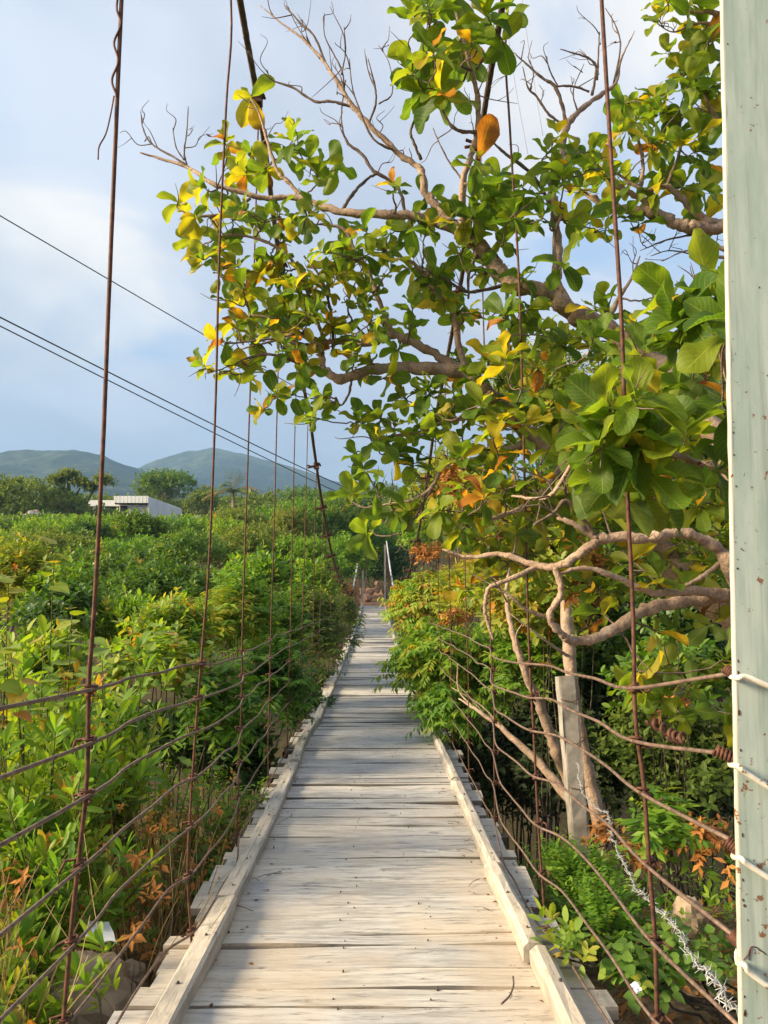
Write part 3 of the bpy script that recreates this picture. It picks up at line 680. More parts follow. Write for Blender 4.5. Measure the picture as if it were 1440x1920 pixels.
# near tower post: rolled steel section painted pale green, wires hooked round it
pt, pb = at(1357.5, -40, 1.6), at(1396, 2000, 1.6)
post = thing('steel_post', 'pale green painted steel post with rust specks standing close at the right edge', 'post', (pb[0], 1.6, -1.75))
def slanted(dx0, dx1, y0, y1):
    ext = (pb - pt) * .6
    a, b = pt - ext * .15, pb + ext * .25; Vv = []
    for e in (b, a):
        for y in (y0, y1):
            for dx in (dx0, dx1): Vv.append((e[0] + dx, y, e[2]))
    return np.array(Vv), box(0, 1, 0, 1, 0, 1)[1]
part('front_flange', slanted(0, .17, 1.600, 1.613), M_POST, post, False)
part('side_flange', slanted(.158, .170, 1.6135, 1.78), M_POST, post, False)
lip = np.linspace(0, 1, 60)[:, None]
part('flange_edge', tube(pt + (pb - pt) * lip + [-.0008, .0065, 0], .0066, 6, rough=.06), M_EDGE, post)
chips = []
for i in range(38):
    f = rp.beta(2.2, 1.2) if i % 3 else rp.uniform(.05, 1); e = pt + (pb - pt) * f; w_ = rp.uniform(.0006, .0022) * (1.5 if f > .6 else 1); h_ = w_ * rp.uniform(.8, 2.6)
    x_ = rp.uniform(.001, .006) if i % 4 else rp.uniform(.01, .09); n_ = 7; a_ = np.linspace(0, 6.28, n_, endpoint=False); rr_ = rp.uniform(.6, 1.1, n_)
    Vc = np.c_[e[0] + x_ + w_ * rr_ * np.cos(a_), np.full(n_, 1.5992), e[2] + h_ * rr_ * np.sin(a_)]; Vc = np.vstack([Vc, Vc + [0, .004, 0]])
    chips.append((Vc, np.array([(0, j, j + 1) for j in range(1, n_ - 1)] + [(j, (j + 1) % n_, n_ + j) for j in range(n_)] + [((j + 1) % n_, n_ + (j + 1) % n_, n_ + j) for j in range(n_)])))
part('rust_spot', join(*chips), M_RUST, post, False, kind='stuff')
part('crack', join(tube(smooth_line([at(1394, 1800, 1.6), at(1402, 1790, 1.599), at(1408, 1776, 1.599), at(1420, 1778, 1.599), at(1436, 1790, 1.599)], 4, .0006), .0011, 4), tube([at(1408, 1776, 1.599), at(1404, 1800, 1.599)], .0012, 4)), M_RUST, post)
for px, py, ex, ey, up in [(1372, 1268, 1440, 1279, 0), (1372, 1434, 1440, 1478, 0), (1378, 1607, 1440, 1648, 0), (1384, 1806, 1440, 1856, 1)]:
    a, m, e = at(px, py, 1.632), at((px + ex) / 2, (py + ey) / 2 - 2, 1.585), at(ex + 60, ey + 34, 1.58)
    st = [at(px - 2, py - 6, 1.66), a + [-.002, .0, 0]] if not up else [at(px + 12, py - 32, 1.66), at(px - 1, py - 22, 1.64), a]
    part('wire_hook', tube(smooth_line(st + [at(px + 12, py + 3, 1.588), m, e], 6), .0058, 8, rough=.05), M_HOOK, post)

# ------------------------------------------------------------------ overhead lines
for label, a, b, rad in [('upper thin black overhead line crossing the clouds', (-120, 334, 12), (900, 905, 40), .011),
                         ('thicker of the two lower black overhead lines, the one above', (-120, 534, 12), (820, 985, 44), .014),
                         ('lowest black overhead line running above the hills', (-120, 551, 12), (860, 1018, 44), .012)]:
    A, B = at(*a), at(*b); t = np.linspace(0, 1, 30)[:, None]
    single('overhead_line', tube(A + (B - A) * t - [0, 0, .25] * np.sin(math.pi * t) * [[0, 0, 1]] , rad * np.linspace(1, 1.5, 30), 5), M_BLACK, label, 'power line', A, 'overhead lines')

# ------------------------------------------------------------------ broad-leaved trees with traced limbs
def quat_matrix(X, Y, Z, s, p):
    return Matrix(((X[0] * s, Y[0] * s, Z[0] * s, p[0]), (X[1] * s, Y[1] * s, Z[1] * s, p[1]), (X[2] * s, Y[2] * s, Z[2] * s, p[2]), (0, 0, 0, 1)))
LEAFMESH = {}
def leaf_mesh(v, tb):
    if (v, tb) not in LEAFMESH:
        V, F, U = BROAD[v]; LEAFMESH[v, tb] = mesh_np('leaf', V, F, M_ALM, True, np.full(len(V), tb), U)
    return LEAFMESH[v, tb]
TB = [.05, .16, .28, .38, .48, .58, .70, .82, .92, .99]
def broad_tree(label, base, limbs, rosettes, seed, cat='tree'):
    """limbs: lists of (px, py, Y, width px); rosettes: (px, py, Y, leaf length m, yellowness, leaves)"""
    r = np.random.default_rng(seed); t = thing('broadleaf_tree', label, cat, base)
    nodes, nrad = [], []
    for i, L in enumerate(limbs):
        P = np.array([at(a, b, c) if not isinstance(a, tuple) else np.array(a) for a, b, c, w in L]); W = np.array([w * .87 / 1440 * (c if not isinstance(a, tuple) else 1440) / 2 for a, b, c, w in L])
        S = smooth_line(P, 8); rad = np.interp(np.linspace(0, 1, len(S)), np.linspace(0, 1, len(P)), W)
        S[2:-1] += r.normal(0, 1, S[2:-1].shape) * np.minimum(rad[2:-1, None] * .13, .006)
        rad = rad * (1 + .10 * np.sin(np.arange(len(S)) * 1.1 + i) + r.normal(0, .04, len(S)))
        big = rad.max() > .022
        part('trunk' if i == 0 else 'limb' if big else 'branch', tube(S, rad, 10 if big else 6, rough=.05 if big else .02), M_BARK if big or rad.max() > .011 else M_TWIG, t)
        nodes += list(S); nrad += list(rad)
    N = np.array(nodes); NR = np.array(nrad)
    leaves, tw = [], []
    C = np.array([at(a, b, c) for a, b, c, *_ in rosettes]) + r.normal(0, 1, (len(rosettes), 3)) * [.01, .10, .01]
    todo = list(range(len(C))); dist = lambda p: np.linalg.norm((N - p) * [1, .75, 1], axis=1)
    dm = np.array([dist(C[i]).min() for i in todo])
    for i in np.argsort(dm):
        p = C[i]; d = dist(p) + np.where(N[:, 2] > p[2] + .05, .12, 0); j = int(np.argmin(np.where(d < .05, 9, d)))
        n0 = N[j]; v = p - n0; ln = np.linalg.norm(v)
        m1 = n0 + v * .35 + r.normal(0, .09, 3) * ln + [0, 0, -.08 * ln]; m2 = n0 + v * .7 + r.normal(0, .08, 3) * ln + [0, 0, -.03 * ln]
        S = smooth_line([n0, m1, m2, p], 4, .002); r0 = min(NR[j] * .7, .004 + .010 * ln); rad = np.linspace(max(r0, .0035), .0028, len(S))
        tw.append(tube(S, rad, 5)); N = np.vstack([N, S[3::2]]); NR = np.r_[NR, rad[3::2]]
        for _ in range(int(r.integers(0, 3))):
            q = S[int(r.integers(2, len(S) - 1))]; e = q + unit(r.normal(size=3) + unit(v)) * r.uniform(.06, .16); tw.append(tube(smooth_line([q, lerp(q, e, .5) + r.normal(0, .01, 3), e], 3), np.linspace(.003, .0012, 7), 4))
        _, _, _, L, yel, K = rosettes[i]
        ax = unit(unit(v) * .75 + np.array([0, 0, .45]) + r.normal(0, .25, 3)); B = unit(np.cross(ax, r.normal(size=3))); Cc = np.cross(ax, B)
        for k in range(K):
            f = (k + .5) / K; az = k * 2.39996 + r.uniform(-.3, .3); sp = R(lerp(100, 28, f) + r.normal(0, 10))
            D = unit(math.cos(sp) * ax + math.sin(sp) * (math.cos(az) * B + math.sin(az) * Cc) + np.array([0, 0, -.12 - .25 * (r.random() < .25)]) + r.normal(0, .1, 3))
            Nn = ax + np.array([0, 0, .5]) + r.normal(0, .35, 3) - D * .2
            tt = r.choice(TB[:5], p=[.14, .24, .26, .22, .14])
            if r.random() < yel: tt = r.choice(TB[4:], p=[.26, .32, .24, .10, .05, .03])
            leaves.append((p + ax * (.05 * f - .03), D, Nn, L * r.uniform(.62, 1.12) * (.75 if f > .85 else 1), int(r.integers(5)), tt, r.uniform(.85, 1.15)))
    for i, L in enumerate(limbs[1:]):
        if max(l[3] for l in L) > 22: continue
        Sx = smooth_line([at(*l[:3]) for l in L], 8); m = len(Sx)
        for _ in range(int(np.linalg.norm(Sx[-1] - Sx[0]) / .16 + r.uniform(0, 1.5))):
            q = Sx[int(m * r.uniform(.3, .95))]; d = unit(unit(Sx[-1] - Sx[0]) * .5 + r.normal(0, .6, 3) + [0, 0, .5]); e = q + d * r.uniform(.05, .22)
            w = smooth_line([q, lerp(q, e, .35) + r.normal(0, .012, 3), lerp(q, e, .7) + r.normal(0, .014, 3), e], 4); tw.append(tube(w, np.linspace(.0032, .0011, len(w)), 4))
            if r.random() < .5:
                q2 = w[len(w) // 2]; e2 = q2 + unit(d + r.normal(0, .5, 3)) * r.uniform(.03, .1); tw.append(tube(smooth_line([q2, lerp(q2, e2, .5) + r.normal(0, .006, 3), e2], 3), np.linspace(.0020, .0009, 7), 4))
    part('twig', join(*tw), M_TWIG, t, kind='stuff')
    leaves.sort(key=lambda l: -l[3] / l[0][1])
    og = org(t); bag = Bag()
    for i, (p, D, Nn, s, v, tt, wd_) in enumerate(leaves):
        X, Y, Z = frames(D[None], Nn[None])
        if i < 300:
            o = bpy.data.objects.new('leaf', leaf_mesh(v, tt)); COL.objects.link(o); o.parent = t
            o.matrix_basis = quat_matrix(X[0], Y[0] * wd_, Z[0], s, p - og)
        else:
            V, F, U = BROAD[v]; bag.add((V, F), p[None], D[None], Nn[None], [s], np.array([tt + r.normal(0, .03)]), 1.0, U)
    if bag.n: part('foliage', bag.mesh(), M_ALM, t, True, bag.tint(), bag.uv(), 'stuff')
    return t

Z = 3.5
L1 = [
 [((2.15, 3.4, -2.2), 0, 0, .30), ((2.02, 3.4, -1.2), 0, 0, .26), (1520, 1220, 3.4, 95), (1420, 1120, 3.3, 80)],
 [(1430, 1135, 3.3, 70), (1405, 1000, 3.3, 62), (1360, 850, 3.35, 56), (1290, 740, 3.4, 50), (1213, 667, 3.45, 46), (1133, 613, 3.5, 42), (1077, 587, 3.5, 42), (1027, 551, 3.5, 40), (960, 533, 3.5, 37), (915, 482, 3.5, 36), (868, 440, 3.5, 32), (820, 414, 3.5, 24), (770, 405, 3.5, 20), (715, 402, 3.5, 19), (640, 397, 3.55, 16), (560, 372, 3.6, 14), (500, 371, 3.6, 12), (450, 360, 3.6, 11), (400, 345, 3.6, 10), (355, 315, 3.65, 8), (300, 297, 3.7, 6), (262, 286, 3.7, 3)],
 [(355, 315, 3.65, 6), (335, 300, 3.66, 5), (285, 270, 3.7, 4), (268, 240, 3.7, 3), (264, 210, 3.72, 2)],
 [(350, 308, 3.65, 5), (345, 285, 3.66, 4), (350, 250, 3.66, 3), (353, 200, 3.68, 2)],
 [(345, 300, 3.65, 4), (330, 275, 3.66, 3), (324, 240, 3.66, 2)],
 [(570, 375, 3.6, 10), (540, 340, 3.6, 10), (520, 320, 3.6, 9), (500, 260, 3.62, 8), (487, 215, 3.62, 5), (470, 185, 3.62, 4)],
 [(470, 372, 3.6, 7), (420, 400, 3.6, 7), (365, 405, 3.62, 5), (340, 395, 3.62, 3)],
 # bare branch reaching to the top left
 [(868, 436, 3.5, 20), (820, 385, 3.5, 20), (797, 360, 3.5, 17), (788, 318, 3.5, 15), (745, 285, 3.5, 13), (690, 232, 3.5, 12), (655, 190, 3.5, 11), (610, 120, 3.52, 8), (570, 75, 3.54, 6), (530, 45, 3.56, 4), (485, 8, 3.58, 2)],
 [(615, 130, 3.52, 6), (590, 70, 3.52, 5), (560, 40, 3.53, 4), (535, 10, 3.54, 2)],
 [(600, 110, 3.52, 4), (580, 85, 3.54, 3), (555, 45, 3.54, 2), (540, 12, 3.54, 2)],
 [(660, 200, 3.5, 7), (620, 190, 3.5, 6), (590, 190, 3.52, 6), (550, 165, 3.53, 5), (510, 150, 3.54, 4), (500, 130, 3.55, 2)],
 [(645, 175, 3.5, 5), (640, 130, 3.48, 4), (610, 70, 3.47, 3), (608, 25, 3.46, 2)],
 [(640, 140, 3.48, 4), (648, 95, 3.47, 3), (645, 50, 3.46, 2)],
 [(790, 300, 3.5, 8), (775, 265, 3.46, 7), (770, 245, 3.44, 6), (782, 215, 3.42, 5)],
 [(690, 235, 3.5, 6), (705, 190, 3.46, 5), (700, 150, 3.44, 4), (690, 110, 3.43, 2)],
 [(710, 195, 3.46, 4), (735, 175, 3.44, 3), (730, 120, 3.43, 2), (710, 85, 3.42, 1.5)],
 [(745, 285, 3.5, 6), (700, 260, 3.46, 5), (672, 200, 3.45, 4), (660, 160, 3.44, 3), (655, 110, 3.43, 2)],
 [(760, 400, 3.5, 8), (745, 350, 3.5, 8), (700, 320, 3.5, 8), (680, 290, 3.5, 7), (650, 265, 3.5, 6), (640, 220, 3.5, 4), (648, 150, 3.5, 3)],
 [(640, 398, 3.55, 8), (660, 365, 3.52, 8), (690, 335, 3.5, 6), (710, 325, 3.5, 5)],
 # branch up to the top cluster
 [(868, 436, 3.45, 18), (868, 345, 3.35, 15), (885, 285, 3.3, 14), (897, 235, 3.28, 13), (893, 170, 3.25, 12), (880, 120, 3.22, 9), (865, 60, 3.2, 6), (850, 10, 3.2, 5)],
 [(893, 248, 3.28, 9), (860, 245, 3.25, 8), (838, 225, 3.25, 7), (825, 190, 3.22, 5), (820, 150, 3.2, 4)],
 [(865, 335, 3.35, 5), (840, 300, 3.35, 4), (820, 260, 3.35, 3), (812, 240, 3.35, 2)],
 [(893, 130, 3.22, 6), (915, 95, 3.2, 5), (935, 70, 3.2, 4)],
 # upright bare fork
 [(1040, 553, 3.5, 26), (1046, 470, 3.5, 20), (1040, 400, 3.5, 20), (1036, 350, 3.52, 20), (1050, 300, 3.54, 17), (1062, 240, 3.56, 15), (1090, 205, 3.58, 12), (1130, 175, 3.6, 10), (1155, 155, 3.6, 8), (1165, 110, 3.62, 5), (1190, 58, 3.64, 2)],
 [(1062, 240, 3.56, 9), (1055, 200, 3.56, 8), (1040, 162, 3.56, 8), (1015, 145, 3.56, 6), (985, 118, 3.56, 4), (967, 103, 3.56, 2)],
 [(1062, 238, 3.56, 6), (1030, 215, 3.55, 6), (1005, 180, 3.54, 5), (990, 165, 3.53, 4), (980, 125, 3.53, 2)],
 [(1110, 178, 3.59, 7), (1118, 130, 3.58, 6), (1105, 110, 3.57, 5), (1070, 98, 3.56, 3), (1050, 92, 3.56, 2)],
 [(1040, 162, 3.56, 5), (1075, 162, 3.55, 5), (1105, 172, 3.55, 5)],
 [(1045, 160, 3.56, 4), (1030, 130, 3.54, 3), (1025, 105, 3.54, 2)],
 [(1120, 150, 3.58, 5), (1122, 100, 3.57, 4), (1124, 60, 3.56, 3)],
 [(1150, 158, 3.6, 5), (1163, 90, 3.6, 4), (1155, 50, 3.6, 3), (1135, 15, 3.6, 2)],
 [(1083, 210, 3.57, 4), (1075, 170, 3.55, 3), (1095, 120, 3.54, 2)],
 [(1040, 400, 3.5, 9), (1000, 330, 3.5, 8), (950, 290, 3.48, 7), (920, 260, 3.46, 4), (905, 230, 3.45, 2)],
 [(1085, 590, 3.5, 12), (1045, 520, 3.45, 10), (1040, 440, 3.42, 8), (1060, 390, 3.4, 6)],
 [(1133, 610, 3.5, 16), (1160, 560, 3.45, 10), (1185, 520, 3.42, 6), (1200, 480, 3.42, 3)],
 [(960, 533, 3.5, 9), (900, 545, 3.45, 8), (870, 545, 3.42, 7), (830, 520, 3.4, 5), (790, 500, 3.4, 3)],
 [(900, 470, 3.5, 9), (880, 510, 3.45, 7), (878, 560, 3.42, 5)],
 # the lower limb and what it carries
 [(1440, 1230, 3.6, 70), (1330, 1120, 3.65, 66), (1240, 1030, 3.7, 60), (1205, 945, 3.7, 52), (1130, 893, 3.7, 46), (1060, 862, 3.7, 42), (1000, 822, 3.68, 38), (950, 770, 3.65, 36), (915, 738, 3.62, 34), (880, 705, 3.6, 32), (820, 692, 3.6, 30), (740, 690, 3.6, 27), (690, 695, 3.58, 24), (640, 710, 3.55, 22), (608, 692, 3.55, 16), (600, 655, 3.55, 12), (570, 630, 3.55, 10), (520, 600, 3.55, 7), (470, 590, 3.55, 3)],
 [(880, 705, 3.6, 20), (830, 672, 3.6, 20), (770, 640, 3.6, 18), (735, 630, 3.6, 16), (690, 645, 3.6, 14), (640, 640, 3.6, 14), (600, 640, 3.6, 12), (560, 625, 3.6, 8), (510, 640, 3.6, 5), (450, 655, 3.6, 3)],
 [(875, 700, 3.6, 18), (858, 640, 3.55, 15), (850, 590, 3.52, 14), (815, 545, 3.5, 13), (800, 520, 3.5, 12), (770, 490, 3.48, 8), (720, 470, 3.46, 5), (690, 450, 3.45, 3)],
 [(740, 632, 3.6, 13), (715, 575, 3.58, 12), (690, 510, 3.55, 12), (665, 470, 3.55, 11), (645, 430, 3.55, 8), (600, 420, 3.55, 5)],
 [(600, 650, 3.55, 9), (560, 645, 3.5, 9), (520, 635, 3.5, 7), (470, 640, 3.5, 5), (420, 645, 3.5, 3)],
 [(610, 640, 3.6, 9), (590, 590, 3.58, 9), (570, 530, 3.57, 9), (540, 480, 3.57, 8), (490, 450, 3.57, 7), (430, 440, 3.57, 6), (390, 455, 3.57, 4)],
 [(625, 640, 3.6, 7), (620, 580, 3.58, 7), (600, 520, 3.56, 6), (570, 480, 3.56, 4)],
 [(600, 690, 3.55, 8), (560, 680, 3.52, 8), (510, 665, 3.5, 7), (470, 670, 3.5, 5), (420, 690, 3.5, 3)],
 [(660, 705, 3.56, 7), (655, 735, 3.52, 6), (640, 760, 3.5, 4), (630, 745, 3.5, 3)],
 [(700, 645, 3.6, 6), (660, 600, 3.6, 5), (655, 560, 3.6, 4), (690, 480, 3.6, 3)],
 [(945, 765, 3.65, 14), (890, 780, 3.6, 12), (840, 790, 3.55, 10), (780, 812, 3.52, 8), (720, 820, 3.5, 6), (690, 840, 3.5, 4)],
 [(1000, 825, 3.65, 14), (900, 860, 3.5, 12), (835, 870, 3.45, 11), (815, 905, 3.42, 9), (780, 935, 3.42, 8), (700, 950, 3.42, 4)],
 [(815, 905, 3.42, 8), (790, 950, 3.42, 7), (760, 995, 3.42, 5), (730, 1005, 3.42, 3)],
 [(1060, 862, 3.7, 15), (1010, 930, 3.4, 12), (960, 960, 3.3, 11), (900, 975, 3.2, 8), (850, 960, 3.2, 5)],
 # low horizontal limbs behind the hangers
 [(1430, 1150, 3.3, 60), (1378, 1075, 3.0, 40), (1345, 1028, 2.95, 24), (1285, 1000, 2.92, 22), (1210, 1008, 2.9, 24), (1130, 1010, 2.9, 22), (1085, 1040, 2.92, 20), (1045, 1062, 2.95, 17), (1000, 1058, 3.0, 15), (940, 1040, 3.05, 12), (880, 1045, 3.1, 8), (830, 1030, 3.1, 4)],
 [(1120, 1010, 2.9, 16), (1080, 985, 2.9, 14), (1045, 970, 2.92, 9)],
 [(1040, 1063, 2.95, 15), (1052, 1110, 2.95, 14), (1030, 1155, 2.95, 14), (1050, 1185, 2.97, 15), (1070, 1200, 3.0, 20), (1110, 1198, 3.02, 22), (1160, 1175, 3.05, 24), (1215, 1140, 3.1, 26), (1290, 1128, 3.15, 26), (1370, 1120, 3.2, 30), (1430, 1130, 3.3, 40)],
 [(1028, 1158, 2.95, 10), (990, 1145, 2.95, 9), (960, 1120, 2.95, 7), (920, 1095, 3.0, 4)],
 [(1370, 1115, 3.1, 28), (1300, 1108, 3.05, 20), (1220, 1110, 3.0, 16), (1150, 1080, 3.0, 13), (1090, 1065, 3.0, 10), (1040, 1080, 3.0, 6)],
 [(1360, 1050, 3.0, 12), (1310, 1085, 2.98, 9), (1280, 1100, 2.98, 7)],
 [(1010, 1060, 3.0, 12), (960, 1085, 2.98, 11), (920, 1100, 2.98, 10), (910, 1130, 2.98, 9), (912, 1160, 2.98, 8), (925, 1200, 2.98, 5)],
 [(1120, 1010, 2.9, 9), (1065, 940, 2.85, 10), (1040, 960, 2.85, 8), (1000, 985, 2.85, 6)],
 [(1330, 900, 3.3, 16), (1150, 860, 2.4, 14), (1090, 850, 2.25, 10), (1030, 930, 2.3, 9), (960, 930, 2.4, 5)],
 [(1400, 900, 3.3, 24), (1350, 880, 2.6, 18), (1260, 850, 2.2, 14), (1200, 830, 2.08, 9), (1160, 800, 2.05, 6)],
 [(1395, 860, 3.3, 22), (1365, 700, 2.7, 16), (1330, 600, 2.35, 11), (1310, 560, 2.25, 7)],
]
def rs(pts, Y, L, yel, K): return [(x, y, Y + rng.normal(0, .10), L * 1.05 * rng.uniform(.85, 1.15), yel, K + int(rng.integers(-1, 3))) for x, y in pts]
ROS = []
ROS += rs([(470, 175)], 3.62, .120, .9, 6) + rs([(335, 375)], 3.65, .115, .98, 4) + rs([(395, 365), (350, 445), (390, 465), (365, 420)], 3.62, .105, .8, 5)
ROS += rs([(440, 300), (455, 325), (475, 285), (430, 350), (490, 320)], 3.6, .115, .5, 7)
ROS += rs([(540, 280), (575, 290), (605, 300), (630, 300), (560, 320), (590, 330), (545, 260)], 3.6, .115, .10, 6)
ROS += rs([(470, 400), (410, 425), (430, 400), (500, 415), (545, 420), (590, 430), (520, 385), (570, 395)], 3.58, .105, .4, 7)
ROS += rs([(445, 520), (480, 500), (520, 515), (430, 575), (465, 590), (410, 640), (480, 630), (530, 575), (500, 555), (575, 530), (610, 500), (640, 535), (655, 480), (555, 600), (560, 655), (440, 690), (395, 690), (470, 700), (520, 745), (545, 740), (500, 480), (545, 545), (460, 550), (430, 610)], 3.56, .105, .55, 7)
ROS += rs([(590, 780), (610, 750), (575, 715), (600, 730)], 3.52, .105, .3, 6)
ROS += rs([(690, 455), (720, 430), (765, 440), (705, 480), (640, 460), (800, 450), (770, 575), (800, 525), (845, 565), (745, 640), (700, 655), (775, 610), (865, 590), (850, 490), (740, 380), (690, 540), (660, 640), (730, 500), (820, 480)], 3.5, .108, .28, 6)
ROS += rs([(770, 80), (800, 130), (830, 180), (790, 200), (860, 60), (880, 95), (830, 30), (900, 60), (800, 30), (850, 130), (770, 150), (870, 170), (810, 90), (850, 0)], 3.2, .135, .22, 8)
ROS += rs([(940, 40), (930, 90)], 3.2, .16, .1, 5) + rs([(780, 90)], 3.2, .15, .9, 3)
ROS += rs([(890, 320), (930, 340), (980, 335), (1010, 365), (920, 375), (960, 400), (1025, 400), (890, 400), (1050, 340), (990, 390), (905, 350), (950, 320)], 3.3, .135, .10, 7)
ROS += rs([(1090, 430), (1065, 320), (1040, 290), (1120, 270), (1110, 350), (1130, 430), (1070, 430), (1020, 290)], 3.5, .11, .35, 6)
ROS += rs([(950, 570), (935, 605), (980, 600), (1000, 560), (1120, 565), (1150, 575), (1060, 640), (1100, 650), (1140, 665), (970, 650), (1020, 620), (1080, 690), (1180, 620), (1040, 510), (985, 520), (900, 700), (1240, 600), (1200, 580)], 3.3, .115, .2, 7)
ROS += rs([(925, 660), (930, 880), (910, 800), (945, 690)], 3.2, .115, .85, 6)
ROS += rs([(720, 710), (760, 740), (800, 735), (850, 735), (715, 770), (680, 795), (740, 800), (790, 770), (825, 775), (665, 860), (680, 885), (700, 925), (735, 850), (780, 860), (690, 990), (740, 960), (770, 965), (660, 915), (700, 830), (820, 820)], 3.45, .11, .25, 7)
ROS += rs([(900, 760), (960, 765), (1010, 725), (980, 800), (870, 860), (840, 985), (880, 960), (900, 930), (950, 925), (990, 900), (1050, 780), (1030, 840), (860, 1000), (820, 960), (870, 910), (1080, 760), (1060, 920), (1010, 960), (960, 1000), (910, 1010), (940, 840)], 3.2, .118, .42, 7)
ROS += rs([(1150, 815), (1180, 760), (1215, 830), (1120, 845), (1250, 790), (1140, 770), (1190, 860)], 2.02, .150, .12, 8)
ROS += rs([(1295, 810), (1335, 770), (1270, 700), (1230, 650), (1100, 905), (1150, 905), (1200, 890), (1270, 880), (1330, 890), (1360, 820), (1340, 700), (1255, 930), (1180, 930), (1300, 640)], 2.3, .145, .18, 7)
ROS += rs([(1285, 545), (1330, 540), (1345, 620), (1300, 600), (1360, 570)], 2.2, .165, .05, 8)
ROS += rs([(1300, 940), (1350, 950), (1290, 1100), (1150, 1065), (1230, 1085), (1330, 1050), (1290, 1180), (1340, 1170), (1250, 1250), (1320, 1290), (1200, 1290), (1340, 1230), (1240, 1330), (1170, 1250), (1150, 1150), (1360, 1110), (1100, 1090), (1080, 960), (1120, 950), (1300, 1010), (1200, 1050), (1360, 1320), (1290, 1340), (1220, 1180), (1130, 1110)], 3.2, .112, .35, 7)
ROS += [(rng.uniform(860, 1370), rng.uniform(620, 1120), rng.uniform(3.4, 4.4), .088 * rng.uniform(.8, 1.2), .48, 8) for _ in range(230)]
ROS += [(x, y, 3.5 + rng.normal(0, .12), .10 * rng.uniform(.85, 1.15), .5, 7) for x, y in zip(rng.normal(520, 80, 34), rng.normal(560, 90, 34))] + [(rng.uniform(620, 960), rng.uniform(380, 800), 3.5 + rng.normal(0, .15), .10 * rng.uniform(.85, 1.15), .3, 7) for _ in range(34)]
broad_tree('big broad-leaved tree with pinkish limbs reaching from the right across the footbridge', (2.15, 3.4, -2.2), L1, ROS, 11)

L2 = [
 [((3.1, 4.6, -2.2), 0, 0, .26), ((3.0, 4.6, -.6), 0, 0, .22), (1560, 800, 4.5, 66), (1490, 560, 4.45, 50), (1440, 445, 4.4, 40)],
 [(1440, 445, 4.4, 38), (1370, 425, 4.4, 30), (1320, 427, 4.4, 28), (1280, 424, 4.4, 27), (1240, 405, 4.4, 25), (1190, 394, 4.4, 22), (1140, 385, 4.42, 17), (1095, 362, 4.45, 12), (1070, 345, 4.45, 8)],
 [(1375, 428, 4.4, 18), (1320, 410, 4.38, 17), (1280, 375, 4.36, 15), (1250, 350, 4.35, 12), (1205, 355, 4.34, 8), (1150, 320, 4.34, 5)],
 [(1240, 405, 4.4, 15), (1205, 375, 4.4, 14), (1160, 350, 4.4, 12), (1140, 330, 4.4, 8), (1120, 300, 4.4, 4)],
 [(1200, 370, 4.4, 11), (1205, 300, 4.38, 8), (1190, 240, 4.36, 5)],
 [(1250, 350, 4.35, 8), (1275, 280, 4.34, 7), (1275, 235, 4.32, 5), (1295, 190, 4.3, 4)],
 [(1490, 560, 4.4, 20), (1400, 480, 4.4, 16), (1350, 465, 4.42, 12), (1300, 440, 4.44, 9), (1260, 425, 4.45, 5)],
 [(1400, 490, 4.4, 10), (1340, 480, 4.4, 6), (1290, 470, 4.4, 4), (1240, 490, 4.4, 2)],
 [(1420, 300, 4.3, 30), (1395, 100, 4.1, 22), (1350, 30, 4.0, 12), (1300, 22, 4.0, 8), (1250, 10, 4.0, 4)],
 [(1395, 100, 4.1, 12), (1340, 50, 4.05, 8), (1300, 45, 4.05, 6), (1260, 60, 4.05, 3), (1215, 30, 4.05, 2)],
 [(1440, 460, 4.4, 40), (1430, 380, 4.35, 34), (1420, 300, 4.3, 30)],
 [(1420, 300, 4.3, 14), (1360, 240, 4.25, 10), (1330, 200, 4.2, 7), (1310, 150, 4.2, 5)],
 [(1330, 485, 4.4, 4), (1260, 470, 4.4, 3), (1220, 480, 4.4, 2)],
 [(1300, 440, 4.44, 5), (1250, 450, 4.42, 4), (1200, 470, 4.42, 2)],
]
ROS2 = rs([(1235, 20), (1290, 10), (1340, 20), (1280, 60), (1330, 90), (1260, 5), (1355, 60)], 4.0, .14, .55, 7)
ROS2 += rs([(1310, 130), (1300, 100), (1350, 140), (1330, 165), (1290, 140)], 4.1, .15, .2, 8)
ROS2 += rs([(1250, 260), (1220, 205), (1190, 225), (1165, 260), (1140, 250), (1230, 170), (1290, 215), (1340, 205), (1200, 300), (1250, 320), (1300, 300), (1340, 285), (1150, 305), (1100, 310), (1180, 340), (1330, 340), (1350, 380), (1290, 350), (1140, 390), (1110, 400), (1200, 415), (1090, 350), (1350, 240), (1270, 240), (1210, 160), (1175, 195), (1240, 215), (1060, 330), (1230, 290), (1310, 250), (1160, 430), (1225, 360), (1270, 300), (1130, 330)], 4.35, .135, .35, 7)
broad_tree('broad-leaved tree behind the green post filling the top right corner', (3.1, 4.6, -2.2), L2, ROS2, 12)

# ------------------------------------------------------------------ bushes along the bridge and up the slope on the left
S = shrub
S('bright bush with yellow and orange leaves at the far left edge', 20, 985, 1230, 230, 9.5, 'yel', .45, .2, hot=.05)
S('leafy green bush growing below the orange-leaved bush on the left', 110, 1035, 1290, 210, 9.0, 'bright', .45, .15)
S('blue-green leafy bush at the middle of the left thicket', 135, 1085, 1230, 150, 8.0, 'bright', .15, .1, mat=M_DARK)
S('bush of long upright bright green leaves left of the first hanger', 70, 1170, 1400, 200, 6.6, 'spat', .55, .12)
S('low bush of upright leaves between the first two hangers', 230, 1110, 1300, 210, 8.2, 'spat', .5, .12)
S('lime green bush of soft leaves beside the second hanger', 330, 1095, 1330, 170, 7.4, 'bright', .62, .12, hot=.03)
S('vine-covered bush with heart-shaped leaves under the second hanger', 300, 1160, 1400, 200, 6.2, 'heart', .6, .14, cov=.9, hot=.03)
